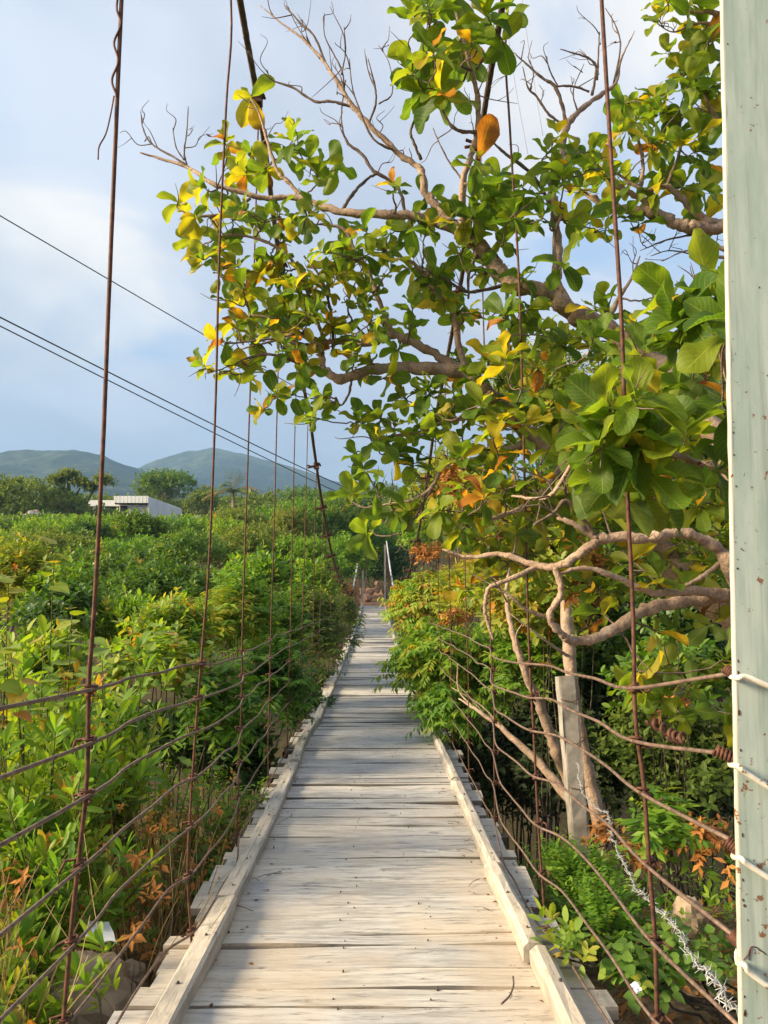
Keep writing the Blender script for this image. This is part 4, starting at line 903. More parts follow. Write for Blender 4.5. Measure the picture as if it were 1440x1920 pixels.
S('tall drooping bush with pointed leaves right of the second hanger', 440, 1025, 1330, 150, 9.0, 'lance', .45, .14)
S('drooping bush by the third hanger with feathery pointed leaves', 505, 1065, 1340, 140, 10.5, 'lance', .35, .12)
S('dark drooping bush hanging against the plank ends on the left', 520, 1190, 1440, 150, 7.6, 'lance', .16, .1)
S('olive bush pressed to the left railing halfway along the bridge', 575, 1075, 1330, 110, 12.5, 'lance', .4, .15, mat=M_OLIVE)
S('pale feathery bush at the left railing near the low point of the cable', 615, 1095, 1280, 90, 16, 'lance', .5, .15, mat=M_OLIVE, ls=1.2)
S('thin bush of fine leaves near the far end of the left railing', 643, 1100, 1215, 60, 22, 'lance', .45, .15, mat=M_OLIVE, ls=1.5)
S('brown withered bush tangled in the low point of the left cable', 645, 1085, 1150, 50, 25, 'dry', .2, .15, ls=1.6, cov=.7)
S('dark green bush low under the third hanger', 420, 1230, 1470, 160, 6.4, 'lance', .25, .12)
S('shrub with pale green pointed shoots at the left of the third hanger', 395, 1075, 1290, 120, 8.4, 'lance', .68, .1)
S('dense bush behind the bright thicket on the left', 330, 1020, 1240, 260, 13, 'bright', .45, .12, mat=M_DARK, ls=1.2)
S('rounded mid green bush behind the yellow bush at the left', 180, 1000, 1200, 260, 15, 'bright', .55, .15, mat=M_DARK, ls=1.25)
S('bright bush behind the drooping bushes left of the bridge', 480, 1010, 1240, 190, 15, 'lushc', .4, .15)
S('bush with sprawling pale shoots below the far cable on the left', 580, 1040, 1220, 120, 19, 'lushc', .45, .15)
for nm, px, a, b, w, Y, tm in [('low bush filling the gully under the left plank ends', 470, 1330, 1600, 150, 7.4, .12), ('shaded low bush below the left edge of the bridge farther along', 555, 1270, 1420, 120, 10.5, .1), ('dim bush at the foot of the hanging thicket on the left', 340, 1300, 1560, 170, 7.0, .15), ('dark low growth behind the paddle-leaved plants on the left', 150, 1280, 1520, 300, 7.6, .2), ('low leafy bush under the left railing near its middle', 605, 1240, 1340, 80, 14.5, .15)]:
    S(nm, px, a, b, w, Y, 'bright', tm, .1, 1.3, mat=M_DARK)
# a wide thicket of crowns in the dip beyond
row = [(-60, 975, 1120, 320, 24, 'lushc', .45), (90, 985, 1110, 250, 23, 'oliv', .55), (230, 992, 1130, 240, 25, 'lushc', .3), (360, 985, 1120, 220, 24, 'canopy', .5), (470, 960, 1120, 200, 27, 'oliv', .6), (560, 985, 1130, 170, 26, 'lushc', .4), (640, 985, 1110, 120, 30, 'lushc', .35),
       (20, 955, 1050, 260, 38, 'canopy', .5), (180, 960, 1050, 240, 37, 'lushc', .45), (310, 958, 1050, 240, 38, 'lushc', .4), (440, 945, 1050, 220, 42, 'oliv', .6), (545, 925, 1050, 170, 44, 'lushc', .3), (620, 925, 1060, 150, 46, 'canopy', .55), (680, 965, 1080, 130, 46, 'lushc', .25), (760, 960, 1080, 150, 50, 'lushc', .25)]
names = ['wide yellow-green crown at the far left of the thicket', 'olive crown in front of the tan boulder on the left', 'mid green crown below the white house', 'dark blue-green crown below the right end of the white house', 'olive crown below the palm tree', 'bright crown behind the middle of the left cable', 'small bright crown by the left cable near the far end', 'broad crown at the left edge below the grey-tan boulder', 'rounded crown left of the white house wall', 'bright crown directly under the white house', 'tall olive crown beside the palm', 'domed bright tree left of the thick cable', 'spreading tree behind the thick left cable', 'green tree over the far end of the bridge on the left', 'green tree over the far end of the bridge on the right']
for (px, a, b, w, Y, kd, tm), nm in zip(row, names):
    S(nm, px, a, b, w, Y, kd, tm, .12, 1.25, ls=.85 if Y < 35 else 1.15, nl=20, name='tree' if Y > 35 else 'shrub', cat='tree' if Y > 35 else 'shrub', trunk=Y > 35)
for px, a, b, w, Y, kd, tm, nm in [(40, 885, 1000, 190, 62, 'oliv', .5, 'feathery olive tree at the far left under the hill'), (110, 905, 1000, 110, 66, 'canopy', .15, 'dark conical tree left of the bare-limbed tree'), (-60, 890, 1010, 160, 60, 'canopy', .4, 'tree cut by the left edge of the picture'),
                                   (325, 872, 965, 130, 92, 'canopy', .5, 'big round dense tree behind the white house'), (290, 890, 960, 90, 95, 'oliv', .45, 'darker crown joined to the left of the big round tree'), (385, 905, 985, 70, 88, 'oliv', .5, 'grey-green tree between the round tree and the palm'), (180, 950, 1000, 110, 64, 'oliv', .4, 'scrubby reddish-green tree at the left end of the white house'), (560, 905, 985, 120, 75, 'canopy', .45, 'domed tree on the slope below the right-hand hill'), (630, 920, 985, 110, 80, 'canopy', .2, 'dark tree at the foot of the right-hand hill')]:
    S(nm, px, a, b, w, Y, kd, tm, .1, 1.2, ls=1.9, nl=12, name='tree', cat='tree', trunk=True)
for nm, p in [('faint thin wire in the sky left of the upright bare fork', [(972, -60), (990, 80), (1018, 255)]), ('second faint thin wire in the blue sky, the one farther left', [(952, 60), (968, 170), (990, 290)])]:
    P = smooth_line([at(x, y, 9) for x, y in p], 5); single('thin_wire', tube(P, .0022, 4), M_WIRE, nm, 'wire', P[0], 'faint wires in the sky')
for a in [('rounded tree standing out of the thicket left of the second hanger', 265, 948, 1075, 130, 30, 'canopy', .55), ('rounded pale tree standing out of the thicket below the palm', 425, 958, 1075, 110, 31, 'lushc', .55), ('bushy tree rising from the thicket near the left edge', 70, 962, 1090, 130, 28, 'lushc', .5), ('slender crown rising just left of the thick cable', 545, 938, 1060, 100, 36, 'oliv', .7), ('tree with a deep shaded side between the first hanger and the white house', 165, 968, 1080, 100, 29, 'canopy', .35)]:
    S(*a, .12, 1.4, ls=.85, nl=16, name='tree', cat='tree', trunk=True)
# bare-limbed tree with three small tufts
def tufted(label, base, limbs, tufts, Y):
    r = np.random.default_rng(5); t = thing('tree', label, 'tree', base)
    part('trunk', join(*[tube(smooth_line([at(a, b, Y) for a, b in L], 5), np.linspace(w, w * .4, (len(L) - 1) * 5 + 1), 6) for L, w in limbs]), M_STEM, t)
    for px, py, w in tufts:
        bag = Bag(); K = KIND['oliv']; rx = w / 2 / 1440 * Y
        P, U, _, _ = crown(r, at(px, py, Y), (rx, rx, rx * .75), 6, 150); sprigs(bag, K, P, U + [0, 0, .5], r, .6, .15, 1.5)
        part('crown', bag.mesh(), M_OLIVE, t, False, bag.tint(), kind='stuff')
b = at(130, 1000, 63); tufted('tree with bare greenish limbs ending in small leafy tufts', (b[0], b[1], ground(b[0], b[1])), [([(132, 1010), (131, 960), (130, 930), (128, 900), (127, 890)], .22), ([(131, 945), (142, 930), (150, 915)], .14), ([(135, 985), (160, 945), (172, 925), (185, 910)], .16), ([(130, 935), (115, 915), (105, 905)], .12)], [(129, 894, 36), (150, 908, 28), (190, 908, 46), (106, 905, 34), (168, 918, 26)], 63)

# palm
def palm():
    Y = 76; r = np.random.default_rng(4); top = at(437, 922, Y); g = ground(top[0], Y)
    t = thing('palm_tree', 'wind-blown palm with ragged fronds rising right of the white house', 'palm tree', (top[0], Y, g))
    part('trunk', tube(smooth_line([(top[0] + .3, Y, g), (top[0] + .1, Y, lerp(g, top[2], .5)), top], 5), np.linspace(.22, .14, 11), 7, rough=.05), M_BARK, t)
    for i in range(15):
        az = r.uniform(0, 6.28); el = r.uniform(.15, 1.35); L = r.uniform(2.3, 3.4); bag = Bag()
        d = np.array([math.cos(az) * math.cos(el) + .25, math.sin(az) * math.cos(el), math.sin(el)]); d = unit(d)
        P = [top + d * L * s - np.array([0, 0, 1]) * (.55 if el < 1 else .25) * L * s * s for s in np.linspace(0, 1, 12)]
        P = np.array(P); T_ = unit(np.gradient(P, axis=0)); sd_ = unit(np.cross(T_, [0, 0, 1.0]) + 1e-4)
        for sgn in (-1, 1):
            D = sd_ * sgn * .8 + T_ * .6 - np.array([0, 0, .45]); bag.add(LEAF2, P, D, np.tile([[0, 0, 1.]], (12, 1)), np.full(12, .95) * (1 - .4 * np.abs(np.linspace(-1, 1, 12))), np.full(12, .5) + r.normal(0, .15, 12), .19)
        o = part('frond', join(bag.mesh(), tube(P, np.linspace(.03, .008, 12), 4)), M_OLIVE if i % 4 else M_STRAW, t, False, np.r_[bag.tint(), np.full(50, .6)], kind=None)
palm()

# woods further up the slope, read as one mass
bag = Bag(); r = np.random.default_rng(9)
for i in range(150):
    Y = r.uniform(52, 190); px = r.uniform(-300, 1750); x = at(px, 1000, Y)[0]; g = ground(x, Y)
    if -30 < x < -17 and 58 < Y < 84: continue
    if abs(x) < 3.5 and Y < 60: continue
    rad = r.uniform(1.8, 3.6); zc = g + rad * .6
    lim = at(px, 945 if px < 520 else 925, Y)[2] - rad * .55
    zc = min(zc, lim)
    P, U, _, _ = crown(r, (x, Y, zc), (rad * 1.2, rad * 1.2, rad), 8, 260); sprigs(bag, KIND['canopy'], P, U + [0, 0, .5], r, r.uniform(.1, .6), .08, 2.1 + Y / 120)
setting('woodland', bag.mesh(), M_OLIVE, 'stuff', False, tint=bag.tint())

# the house on the slope
hx = at(280, 931, 70)[0]; zt = at(280, 931, 70)[2]; gz = ground(hx, 76) - 1.5
house = thing('house', 'low flat-roofed white house half hidden by trees on the slope', 'house', (hx - 3, 75, gz))
wl = at(223, 935, 71)[0]
part('wall', box(wl + .25, hx - .12, 70.4, 81.5, gz, zt - .75), M_WHITE, house, False)
part('side_wall', prism([(0, 0)] * 3, 0, 1) if False else (np.array([(hx - .12, 70.0, gz), (hx, 70.0, gz), (hx - .12, 70.0, zt - .02), (hx, 70.0, zt - .02), (hx - .12, 82, gz), (hx, 82, gz), (hx - .12, 82, zt - .02 - .15), (hx, 82, zt - .02 - .15)]), box(0, 1, 0, 1, 0, 1)[1]), M_WHITE, house, False)
part('roof', box(wl, hx - .13, 69.75, 82, zt - .16, zt - .005), M_FASCIA, house, False)
fa = part('fascia', box(wl, hx + .02, 69.62, 69.74, zt - .62, zt + .01), M_FASCIA, house, False)
for i in range(9): part('rib', box(lerp(wl, hx, (i + .5) / 9) - .008, lerp(wl, hx, (i + .5) / 9) + .008, 69.605, 69.617, zt - .60, zt), M_FASCIA, fa, False)
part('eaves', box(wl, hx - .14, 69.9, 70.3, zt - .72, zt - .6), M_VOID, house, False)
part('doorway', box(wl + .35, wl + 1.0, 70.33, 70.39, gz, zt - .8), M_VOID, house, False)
w2 = at(168, 948, 71.5)[0]; z2 = at(215, 938, 71.5)[2]
part('wing_roof', box(w2, wl - .02, 71.2, 80, z2 - .55, z2 - .02), M_FASCIA, house, False)
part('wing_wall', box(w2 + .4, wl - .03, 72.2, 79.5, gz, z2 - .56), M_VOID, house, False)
for x in (w2 + .5, (w2 + wl) / 2): part('wing_column', box(x - .1, x + .1, 71.4, 71.6, gz, z2 - .56), M_WHITE, house, False)

def rock(label, px, py, wpx, hpx, Y, m, seed, d=1.0, flat=.5, cat='boulder', sink=.25):
    c = at(px, py, Y); k = Y / 1440 / 2
    return single('boulder' if cat == 'boulder' else cat, blob(c, (wpx * k, wpx * k * d, hpx * k * (1 + sink)), 18, 11, .35, 1.3, seed, flat), m, label, cat, c, smooth=False)
rock('large grey-tan boulder among the far trees at the left', 60, 975, 38, 26, 56, M_GREYROCK, 1); rock('tan boulder behind the larger grey boulder on the left', 66, 966, 24, 14, 58, M_REDROCK, 2)
rock('grey boulder beside the right end of the white house', 368, 976, 26, 14, 66, M_GREYROCK, 3)
rock('flat reddish boulder at the left of the far path', 689, 1121, 17, 13, 44.6, M_REDROCK, 4); rock('pale reddish boulder in the middle of the far path', 708, 1105, 13, 10, 46.5, M_REDROCK, 5); rock('boulder with a dark hollow at the top of the far path', 708, 1094, 11, 8, 47.5, M_REDROCK, 6); rock('small boulder behind the flat one on the far path', 694, 1110, 18, 9, 46, M_REDROCK, 7)
rock('big tan rock at the bottom left corner beside the planks', 165, 1890, 190, 130, 3.2, M_ROCK, 8, 1.0, .2); rock('pale sandy rock in the weeds near the green post', 1290, 1715, 62, 55, 3.9, M_ROCK, 9, 1.0, .3); rock('small tan rock behind the seventh rail wire at the lower left', 245, 1830, 50, 40, 3.4, M_ROCK, 10)
# far landing
xs_ = np.linspace(-.75, .75, 9); ys_ = np.linspace(43.15, 50, 24)
Vp = np.array([(x * (1 + .1 * math.sin(y)) - (y - 43) * .03, y, deck(43.2) - .02 + (y - 43.15) * .13 + .04 * noise.noise(Vector((x * 2, y * 1.3, 0))) + .12 * max(0, abs(x) - .8)) for y in ys_ for x in xs_])
q = (np.arange(23)[:, None] * 9 + np.arange(8)[None]).ravel()
setting('path', (Vp, np.concatenate([np.stack([q, q + 1, q + 10], 1), np.stack([q, q + 10, q + 9], 1)])), M_PATH)
for nm, px, a, b, w, Y, tm in [('dark tree arching over the far landing', 700, 975, 1090, 110, 50.5, .25), ('shaded bush at the left of the far landing', 657, 1010, 1135, 50, 45.5, .3), ('shaded bush at the right of the far landing', 750, 1005, 1140, 52, 45.5, .2), ('dim bush closing the back of the far path', 700, 1040, 1118, 110, 51, .05)]:
    S(nm, px, a, b, w, Y, 'canopy', tm, .12, 1.4, ls=1.2, nl=10, mat=M_LUSH if tm > .2 else M_DARK)

# ------------------------------------------------------------------ right side: shrubs under and behind the big tree
S('drooping bush with red and orange tips leaning onto the bridge', 812, 1058, 1225, 178, 13, 'pinnate', .66, .14, 3.2, hot=.05, ls=1.1)
S('lush bush of drooping leaflets spilling over the right plank ends', 826, 1160, 1365, 190, 9.4, 'pinnate', .55, .13, 3.4, hot=.012)
S('full bunch of drooping leaves leaning farthest over the planks', 795, 1140, 1335, 118, 9.9, 'pinnate', .55, .13, 2.6)
S('lower bunch of drooping leaves hanging over the right kerb', 846, 1270, 1428, 120, 7.8, 'pinnate', .36, .12, 2.6, ls=.85)
S('yellow-green bush just behind the drooping red-tipped bush', 880, 1040, 1230, 170, 11.5, 'lance', .55, .15, 2.0, mat=M_YEL, hot=.05)
S('dense green bush behind the third right-hand hanger', 915, 1120, 1420, 170, 9.6, 'pinnate', .45, .15, 2.4)
S('sunlit yellow-green bush below the low limbs', 1000, 940, 1240, 260, 8.2, 'yel', .5, .18, 2.8, hot=.04)
S('olive bush behind the bent limb at the right', 1120, 1000, 1300, 230, 7.6, 'yel', .25, .16, 1.9, mat=M_DARK)
S('dark green bush between the bent limb and the green post', 1280, 1040, 1380, 240, 6.6, 'bright', .2, .14, 1.9, mat=M_DARK)
S('small-leaved tree rising behind the big broad-leaved tree', 1010, 600, 930, 300, 12, 'yel', .4, .18, 1.0, name='tree', cat='tree', trunk=True)
S('loose small-leaved tree behind the upper limb on the right', 1190, 600, 960, 300, 10.5, 'yel', .35, .18, 1.1, name='tree', cat='tree', trunk=True)
S('dark crowned tree close behind the green post', 1340, 650, 1060, 260, 9.0, 'bright', .25, .15, 1.3, mat=M_DARK, name='tree', cat='tree', trunk=True)
S('small tree behind the bridge cable with airy yellow-green leaves', 850, 800, 1080, 170, 17, 'yel', .45, .15, 1.2, ls=1.5, name='tree', cat='tree', trunk=True)
S('airy green tree overhanging the right side of the bridge far along', 800, 930, 1085, 130, 24, 'lushc', .4, .14, 1.3, name='tree', cat='tree', trunk=True)
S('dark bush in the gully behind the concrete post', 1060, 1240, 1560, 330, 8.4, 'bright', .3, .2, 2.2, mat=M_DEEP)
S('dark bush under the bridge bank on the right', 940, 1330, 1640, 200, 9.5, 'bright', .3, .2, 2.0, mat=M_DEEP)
S('shaded bush with hanging stems behind the green post', 1250, 1280, 1620, 340, 7.2, 'round', .3, .15, 1.6, ls=1.3)
S('leafy plant in front of the shaded bush by the green post', 1250, 1490, 1680, 110, 4.6, 'lance', .45, .12, 1.5)
S('ferny bright green plant at the right edge of the gully', 1075, 1590, 1790, 190, 4.6, 'fern', .42, .12, 1.7)
S('second ferny plant nearer the planks on the right', 1130, 1660, 1850, 170, 3.9, 'fern', .35, .12, 1.4)
S('small plant with rounded leaves pushing between the right plank ends', 1050, 1760, 1830, 90, 3.0, 'bright', .6, .08, .8, ls=.7)
S('broad-leaved seedling below the barbed wire', 1195, 1785, 1930, 150, 2.9, 'heart', .4, .14, .9, ls=.58)
S('young plant with round leaves at the bottom right', 1290, 1770, 1900, 130, 3.0, 'heart', .35, .14, .8, ls=.6)
for nm, px, py, w, h, Y in [('heap of orange dead foliage beside the green post', 1320, 1590, 130, 120, 4.4), ('ball of orange dead foliage behind the barbed wire', 1190, 1600, 80, 70, 4.7), ('hanging bunch of orange dead leaves under the low limbs', 1108, 1100, 50, 220, 3.6), ('plume of orange dead leaves among the lower branches', 842, 930, 44, 160, 5.2), ('orange withered leaves over the red-tipped bush', 815, 1045, 90, 60, 7.5), ('orange withered tuft in the bush by the right railing', 850, 1160, 60, 50, 8.0), ('brown dry heap between concrete post and barbed wire', 1130, 1570, 60, 60, 5.3), ('curled brown leaves low behind the first right hanger', 1270, 1330, 40, 60, 3.8)]:
    S(nm, px, py - h / 2, py + h / 2, w, Y, 'dry', .5, .25, .75, ls=.75, name='dry_foliage', cat='dead leaves', nl=7)

for nm, px, a, b, w, Y, kd, tm, mt in [('yellow-green bush straight behind the bent limb', 1030, 1010, 1280, 240, 6.9, 'yel', .55, None), ('sunlit bush between the second right hanger and the bent limb', 950, 1040, 1260, 170, 8.6, 'yel', .55, None), ('leafy bush filling the space right of the first right hanger', 1300, 860, 1180, 220, 7.4, 'yel', .45, None), ('tall bush behind the low horizontal limbs', 1150, 820, 1120, 280, 9.4, 'yel', .4, None),
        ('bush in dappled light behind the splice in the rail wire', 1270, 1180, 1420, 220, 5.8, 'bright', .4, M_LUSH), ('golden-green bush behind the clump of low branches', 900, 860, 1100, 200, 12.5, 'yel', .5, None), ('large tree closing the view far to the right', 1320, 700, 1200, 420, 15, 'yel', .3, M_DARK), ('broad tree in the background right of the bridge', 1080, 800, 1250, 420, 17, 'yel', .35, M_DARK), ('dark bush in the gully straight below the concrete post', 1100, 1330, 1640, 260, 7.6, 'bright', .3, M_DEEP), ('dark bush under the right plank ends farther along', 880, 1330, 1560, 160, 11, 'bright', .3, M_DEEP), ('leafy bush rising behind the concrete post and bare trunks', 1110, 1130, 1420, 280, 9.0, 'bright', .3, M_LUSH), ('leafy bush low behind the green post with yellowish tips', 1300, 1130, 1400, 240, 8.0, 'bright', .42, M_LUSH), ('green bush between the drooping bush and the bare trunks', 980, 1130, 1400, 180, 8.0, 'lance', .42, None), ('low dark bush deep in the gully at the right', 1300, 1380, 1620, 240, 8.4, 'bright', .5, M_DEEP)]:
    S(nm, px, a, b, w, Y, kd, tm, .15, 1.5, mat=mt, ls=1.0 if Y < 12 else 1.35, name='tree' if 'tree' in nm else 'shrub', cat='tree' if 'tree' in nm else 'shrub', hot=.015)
# slanting trunk and concrete post in the gully
def trunk(label, pts, Yw, w0, w1, name='bare_tree'):
    P = smooth_line([at(a, b, c) for a, b, c in pts], 8, .004); c = P[0]
    t = thing(name, label, 'tree', c); part('trunk', tube(P, np.linspace(w0, w1, len(P)) * (1 + rng.normal(0, .04, len(P))), 9, rough=.05), M_BARK, t)
    for k in (.55, .8):
        q = P[int(len(P) * k)]; e = q + [rng.normal(0, .3), rng.normal(0, .2), .35]
        part('branch', tube(smooth_line([q, lerp(q, e, .5) + rng.normal(0, .04, 3), e], 4), np.linspace(max(w1 * .3, .009), .003, 9), 6), M_BARK, t)
trunk('thin leaning trunk close beside the concrete post', [(1150, 1660, 5.9), (1128, 1560, 5.8), (1100, 1440, 5.8), (1078, 1330, 5.8), (1068, 1230, 5.8), (1060, 1100, 5.8)], 0, .058, .045)
trunk('crooked trunk rising left of the concrete post', [(1075, 1480, 6.6), (1040, 1400, 6.5), (1015, 1330, 6.4), (985, 1260, 6.3), (965, 1200, 6.3), (950, 1120, 6.4), (960, 1020, 6.5)], 0, .055, .012)
trunk('dark branch lying across the gully behind the post', [(1085, 1520, 6.2), (1000, 1420, 6.4), (920, 1350, 6.6), (860, 1310, 6.8)], 0, .045, .006)
Y = 5.5; b, tp = at(1098, 1615, Y), at(1064, 1270, Y)
hw = .060; q_ = []
for e in (b - [0, 0, .25], tp):
    for dy in (0, .12): q_ += [(e[0] - hw, Y + dy, e[2]), (e[0] + hw, Y + dy, e[2])]
cp = thing('concrete_post', 'leaning grey concrete fence post standing at the gully edge', 'post', (b[0], Y, b[2] - .25))
ns = 14; Vs = []
for i in range(ns + 1):
    e = lerp(b - [0, 0, .25], tp, i / ns)
    for dx, dy in ((-hw, .004), (-hw + .012, 0), (hw - .012, 0), (hw, .004), (hw, .12), (-hw, .12)): Vs.append((e[0] + dx + rng.normal(0, .0022), Y + dy + rng.normal(0, .0022), e[2] + (rng.normal(0, .006) if i == ns else 0)))
Fs = [(i * 6 + j, i * 6 + (j + 1) % 6, i * 6 + 6 + (j + 1) % 6) for i in range(ns) for j in range(6)] + [(i * 6 + j, i * 6 + 6 + (j + 1) % 6, i * 6 + 6 + j) for i in range(ns) for j in range(6)] + [(ns * 6, ns * 6 + j, ns * 6 + j + 1) for j in range(1, 5)]
part('shaft', (np.array(Vs), np.array(Fs)), M_CONC, cp, False)
for f in (.12, .35, .6): 
    e = lerp(tp, b, f); part('wire_tie', tube([(e[0] - hw - .004, Y - .006, e[2]), (e[0] + .02, Y - .008, e[2] - .02), (e[0] + hw + .006, Y - .006, e[2] + .006)], .003, 5), M_RUST, cp)

# barbed wire slung from the concrete post to the green post
bp = [(1082, 1430, 5.45), (1090, 1480, 5.3), (1112, 1510, 5.0), (1140, 1528, 4.7), (1146, 1560, 4.4), (1160, 1600, 4.1), (1180, 1640, 3.75), (1200, 1670, 3.45), (1225, 1695, 3.2), (1252, 1720, 2.95), (1275, 1755, 2.7), (1300, 1795, 2.5), (1325, 1825, 2.3), (1345, 1845, 2.15), (1365, 1880, 1.95), (1393, 1895, 1.72)]
BP = smooth_line([at(*p) for p in bp], 10, .006); bw = thing('barbed_wire', 'tangled strand of bright galvanised barbed wire slung across the weeds at the right', 'barbed wire', BP[-1])
th = np.arange(len(BP)) * 1.9
for ph in (0, math.pi): part('strand', tube(BP + .006 * np.c_[np.cos(th + ph), np.sin(th + ph) * .3, np.sin(th + ph)], .0019, 5), M_GALV, bw)
for i in range(4, len(BP) - 8, 4):
    p = BP[i]; vf = []
    for k in range(2):
        d = unit(rng.normal(size=3)); vf.append(tube([p - d * .026, p + rng.normal(0, .003, 3), p + unit(d + rng.normal(0, .4, 3)) * .026], [.0009, .0020, .0009], 4))
    part('barb', join(*vf), M_GALV, bw)
# litter
def sheet(label, corners, Y, name, m, cat='litter'):
    n = 6; V = []; a, b, c, d = [at(x, y, yy_) for x, y, yy_ in corners]
    for i in range(n):
        for j in range(n):
            u, v = i / (n - 1), j / (n - 1); V.append(lerp(lerp(a, b, u), lerp(d, c, u), v) + [0, 0, .018 * noise.noise(Vector((u * 3, v * 3, Y)))])
    q = (np.arange(n - 1)[:, None] * n + np.arange(n - 1)[None]).ravel(); V = np.array(V); V = np.vstack([V, V - [0, 0, .004]]); F = np.concatenate([np.stack([q, q + 1, q + n + 1], 1), np.stack([q, q + n + 1, q + n], 1)])
    single(name, (V, np.vstack([F, F[:, ::-1] + n * n])), m, label, cat, V[0])
sheet('crumpled white plastic sheet lying in the straw at the lower left', [(150, 1724, 3.5), (204, 1728, 3.5), (220, 1768, 3.28), (162, 1758, 3.28)], 1, 'plastic_sheet', M_PAPER)
sheet('scrap of white litter among the leaves at the lower right', [(1180, 1845, 2.6), (1197, 1841, 2.6), (1203, 1857, 2.52), (1187, 1861, 2.52)], 2, 'paper_scrap', M_PAPER)

# ------------------------------------------------------------------ near weeds on the left bank
def weed(label, px, py, Y, h, n, kind='spat', tm=.5, ls=1.0, lean=.25, seed=0, leaves=True, group=None):
    """several upright stems, each with leafy tufts"""
    r = np.random.default_rng(seed + int(px)); top = at(px, py, Y); g = ground(top[0], Y)
    t = thing('weed_plant', label, 'plant', (top[0], Y, g), group); st, bag = [], Bag(); K = KIND[kind]
    for i in range(n):
        b = np.array([top[0] + r.normal(0, .08), Y + r.normal(0, .08), g - .03]); e = np.array([top[0] + r.normal(0, h), Y + r.normal(0, h * .8), lerp(g, top[2], r.uniform(.55, 1.02))])
        m = lerp(b, e, .5) + r.normal(0, .05, 3) + [0, 0, .05]; S_ = smooth_line([b, m, e], 6); st.append(tube(S_, np.linspace(.0075 if kind == 'spat' else .0045, .0028, len(S_)), 5))
        pk = [S_[j] for j in range(5, len(S_), 2)]; ax = [unit(S_[-1] - S_[-3]) + r.normal(0, .35, 3) for _ in pk]; ax[-1] = unit(S_[-1] - S_[-3])
        P = np.array(pk); A = np.array(ax); P[:-1] += r.normal(0, .035, (len(P) - 1, 3))
        sprigs(bag, K, P, A + [0, 0, .4], r, tm, .1, ls, .02)
    part('stem', join(*st), M_STEM, t); part('foliage', bag.mesh(), K['mat'], t, False, bag.tint(), kind='stuff')
for a in [('spreading plant of bright paddle-shaped leaves at the left edge below the top rail wire', 40, 1190, 4.6, .34, 22, 'spat', .58, 1.15), ('upright paddle-leaved plant just right of the first hanger', 225, 1200, 5.2, .30, 20, 'spat', .55, 1.15),
          ('leafy plant at the left edge between the second and third rail wires', 60, 1330, 4.0, .30, 20, 'spat', .5, 1.05), ('plant with narrow leaves behind the first hanger at railing height', 140, 1290, 5.0, .32, 18, 'spat', .5, 1.1),
          ('dark paddle-leaved plant at the left edge near the third rail wire', 40, 1480, 3.6, .26, 16, 'spat', .4, .95), ('bright tuft of leaves at the left edge by the fourth rail wire', 95, 1560, 3.7, .22, 16, 'spat', .58, .95), ('leafy sprig low at the left edge below the fourth rail wire', 30, 1620, 3.4, .2, 13, 'spat', .5, .9),
          ('paddle-leaved plant beside the white plastic sheet', 70, 1690, 3.9, .10, 11, 'spat', .5, .85), ('fresh plant hugging the big rock at the bottom left', 50, 1790, 3.1, .09, 11, 'spat', .55, .85), ('small plant at the very bottom left corner', 85, 1850, 2.8, .12, 9, 'spat', .6, .85),
          ('thin green plant with small leaves under the second hanger', 330, 1400, 5.4, .28, 16, 'heart', .5, .62), ('weedy plant in the straw left of the second hanger', 250, 1480, 4.8, .28, 9, 'heart', .5, .6), ('low leafy weed near the plank ends on the left', 390, 1600, 5.0, .2, 14, 'heart', .3, .8), ('dark leafy weed under the left plank ends', 375, 1500, 5.6, .25, 16, 'heart', .25, .85),
          ('sprawling weed in the middle of the dry grass at the left', 200, 1560, 4.4, .3, 8, 'heart', .45, .55), ('feathery weed between the second and third hangers', 420, 1430, 5.8, .2, 14, 'fern', .5, 1.0), ('pointed-leaf sapling standing clear of the thicket at the left', 105, 1060, 4.2, .10, 5, 'heart', .66, 1.35), ('sapling with soft leaves at the left edge level with the far trees', 8, 1090, 3.9, .06, 4, 'heart', .64, 1.4)]:
    weed(*a)
# straw, dead stems, dry seed heads, litter: nobody could count them
r = np.random.default_rng(21); bag = Bag(); st = []
def scatter(n, x0, x1, y0, y1):
    q = np.c_[r.uniform(x0, x1, n), r.uniform(y0, y1, n)]
    bare = (np.abs(q[:, 0] / q[:, 1] + .358) < .055) & (q[:, 1] < 4.3)      # trodden patch round the plastic sheet
    q[bare, 0] -= .45 * q[bare, 1] * .4
    return q
for (x0, x1, y0, y1, n) in [(-2.6, -.86, 2.3, 6.6, 2300), (.95, 2.6, 2.3, 5.0, 170)]:
    for x, y in scatter(n, x0, x1, y0, y1):
        g = ground(x, y); h = r.uniform(.08, .75) * (1 if x < 0 else .45); e = np.array([x, y, g]) + [r.normal(0, .22 * h + .05), r.normal(0, .22 * h + .05), h]
        S_ = smooth_line([(x, y, g - .02), lerp(np.array([x, y, g]), e, .5) + r.normal(0, .03, 3), e], 3); st.append(tube(S_, np.linspace(r.uniform(.002, .0048), .0012, len(S_)), 3))
V_, F_ = join(*st)
setting('dry_grass', (V_, F_), M_STRAW, 'stuff', False, tint=np.repeat(r.uniform(0, 1, len(st)), 3 * 7 + 2)[:len(V_)])
P, A = [], []
for (x0, x1, y0, y1, n, hi) in [(-3.2, -.9, 2.8, 6.2, 480, .75)]:
    for x, y in scatter(n, x0, x1, y0, y1): P.append((x, y, ground(x, y) + r.uniform(.15, hi))); A.append(r.normal(0, .6, 3) + [0, 0, .5])
bag = Bag(); sprigs(bag, KIND['dry'], np.array(P), np.array(A), r, .55, .25, .7); setting('seed_heads', bag.mesh(), M_DRY, 'stuff', False, tint=bag.tint())
bag = Bag()
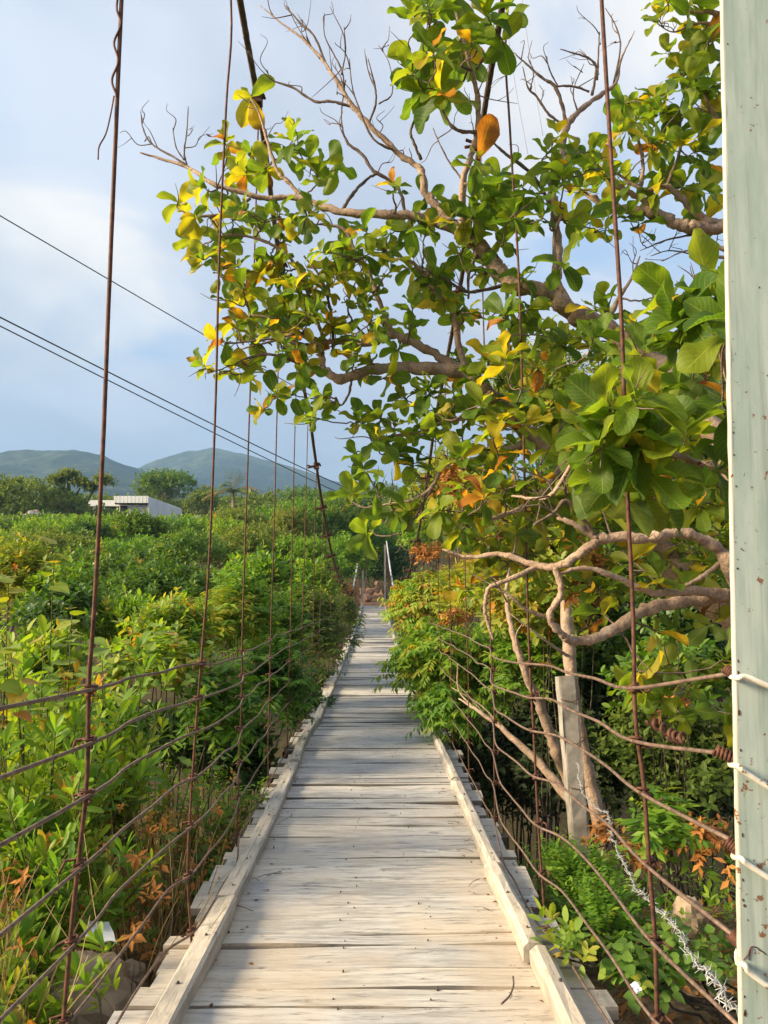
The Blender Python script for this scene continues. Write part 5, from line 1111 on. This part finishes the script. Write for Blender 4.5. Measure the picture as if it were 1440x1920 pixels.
for (x0, x1, y0, y1, n) in [(-3.6, -.85, 2.2, 6.8, 2600), (.86, 2.8, 2.2, 5.4, 1500), (-.8, .8, 41, 43, 0)]:
    q = scatter(n, x0, x1, y0, y1); z = np.array([ground(x, y) for x, y in q]); Pn = np.c_[q, z + .012]
    bag.add(LEAF4, Pn, np.c_[r.normal(size=(n, 2)), r.normal(0, .25, n)], np.c_[r.normal(0, .4, (n, 2)), np.ones(n)], r.uniform(.03, .09, n), r.random(n), .45)
setting('leaf_litter', bag.mesh(), M_DRY, 'stuff', False, tint=bag.tint())
P, A = [], []
for (x0, x1, y0, y1, n) in [(-3.6, -1.0, 2.8, 7.5, 260), (1.1, 2.7, 3.0, 5.2, 130), (-9, -1.0, 7, 14, 500)]:
    for x, y in scatter(n, x0, x1, y0, y1): P.append((x, y, ground(x, y) + r.uniform(.0, .30))); A.append(r.normal(0, .5, 3) + [0, 0, 1])
bag = Bag(); sprigs(bag, KIND['bright'], np.array(P), np.array(A), r, .42, .14, .62); setting('ground_cover', bag.mesh(), M_LUSH, 'stuff', False, tint=bag.tint())
# crumbs of earth, chips and fallen leaves on the planks
bag = Bag(); n = 170; y = r.uniform(1.9, 7.5, n); s = r.choice([-1, 1], n, p=[.4, .6]); x = s * (.60 - np.abs(r.normal(0, .07, n))); o_ = r.random(n) < .25; x = np.where(o_, s * r.uniform(.69, .8, n), x)
z = np.array([deck_s(k) for k in y]) + .006
bag.add(LEAF4, np.c_[x, y, z], np.c_[r.normal(size=(n, 2)), r.normal(0, .15, n)], np.c_[r.normal(0, .3, (n, 2)), np.ones(n)], r.uniform(.008, .032, n), r.random(n) * .6, .5)
setting('deck_debris', bag.mesh(), M_DRY, 'stuff', False, tint=bag.tint())
tw = []
for i in range(34):
    yq = r.uniform(2.1, 6.5); sx_ = r.choice([-1, 1]); xq = sx_ * r.choice([r.uniform(.70, .8), r.uniform(.48, .6)]); L = r.uniform(.03, .13); a = r.uniform(0, 3.14)
    p0 = np.array([xq, yq, deck_s(yq) + .007]); d = np.array([math.cos(a) * L, math.sin(a) * L, .004]); tw.append(tube(smooth_line([p0, p0 + d * .5 + [r.normal(0, .01), r.normal(0, .01), .006], p0 + d], 3), .0018, 4))
tw.append(tube(smooth_line([at(962, 1833, 2.72), at(963, 1850, 2.66), at(955, 1870, 2.6), at(940, 1885, 2.54)], 5) + [0, 0, .004], .0032, 5))
setting('deck_twigs', join(*tw), M_TWIG, 'stuff', False)
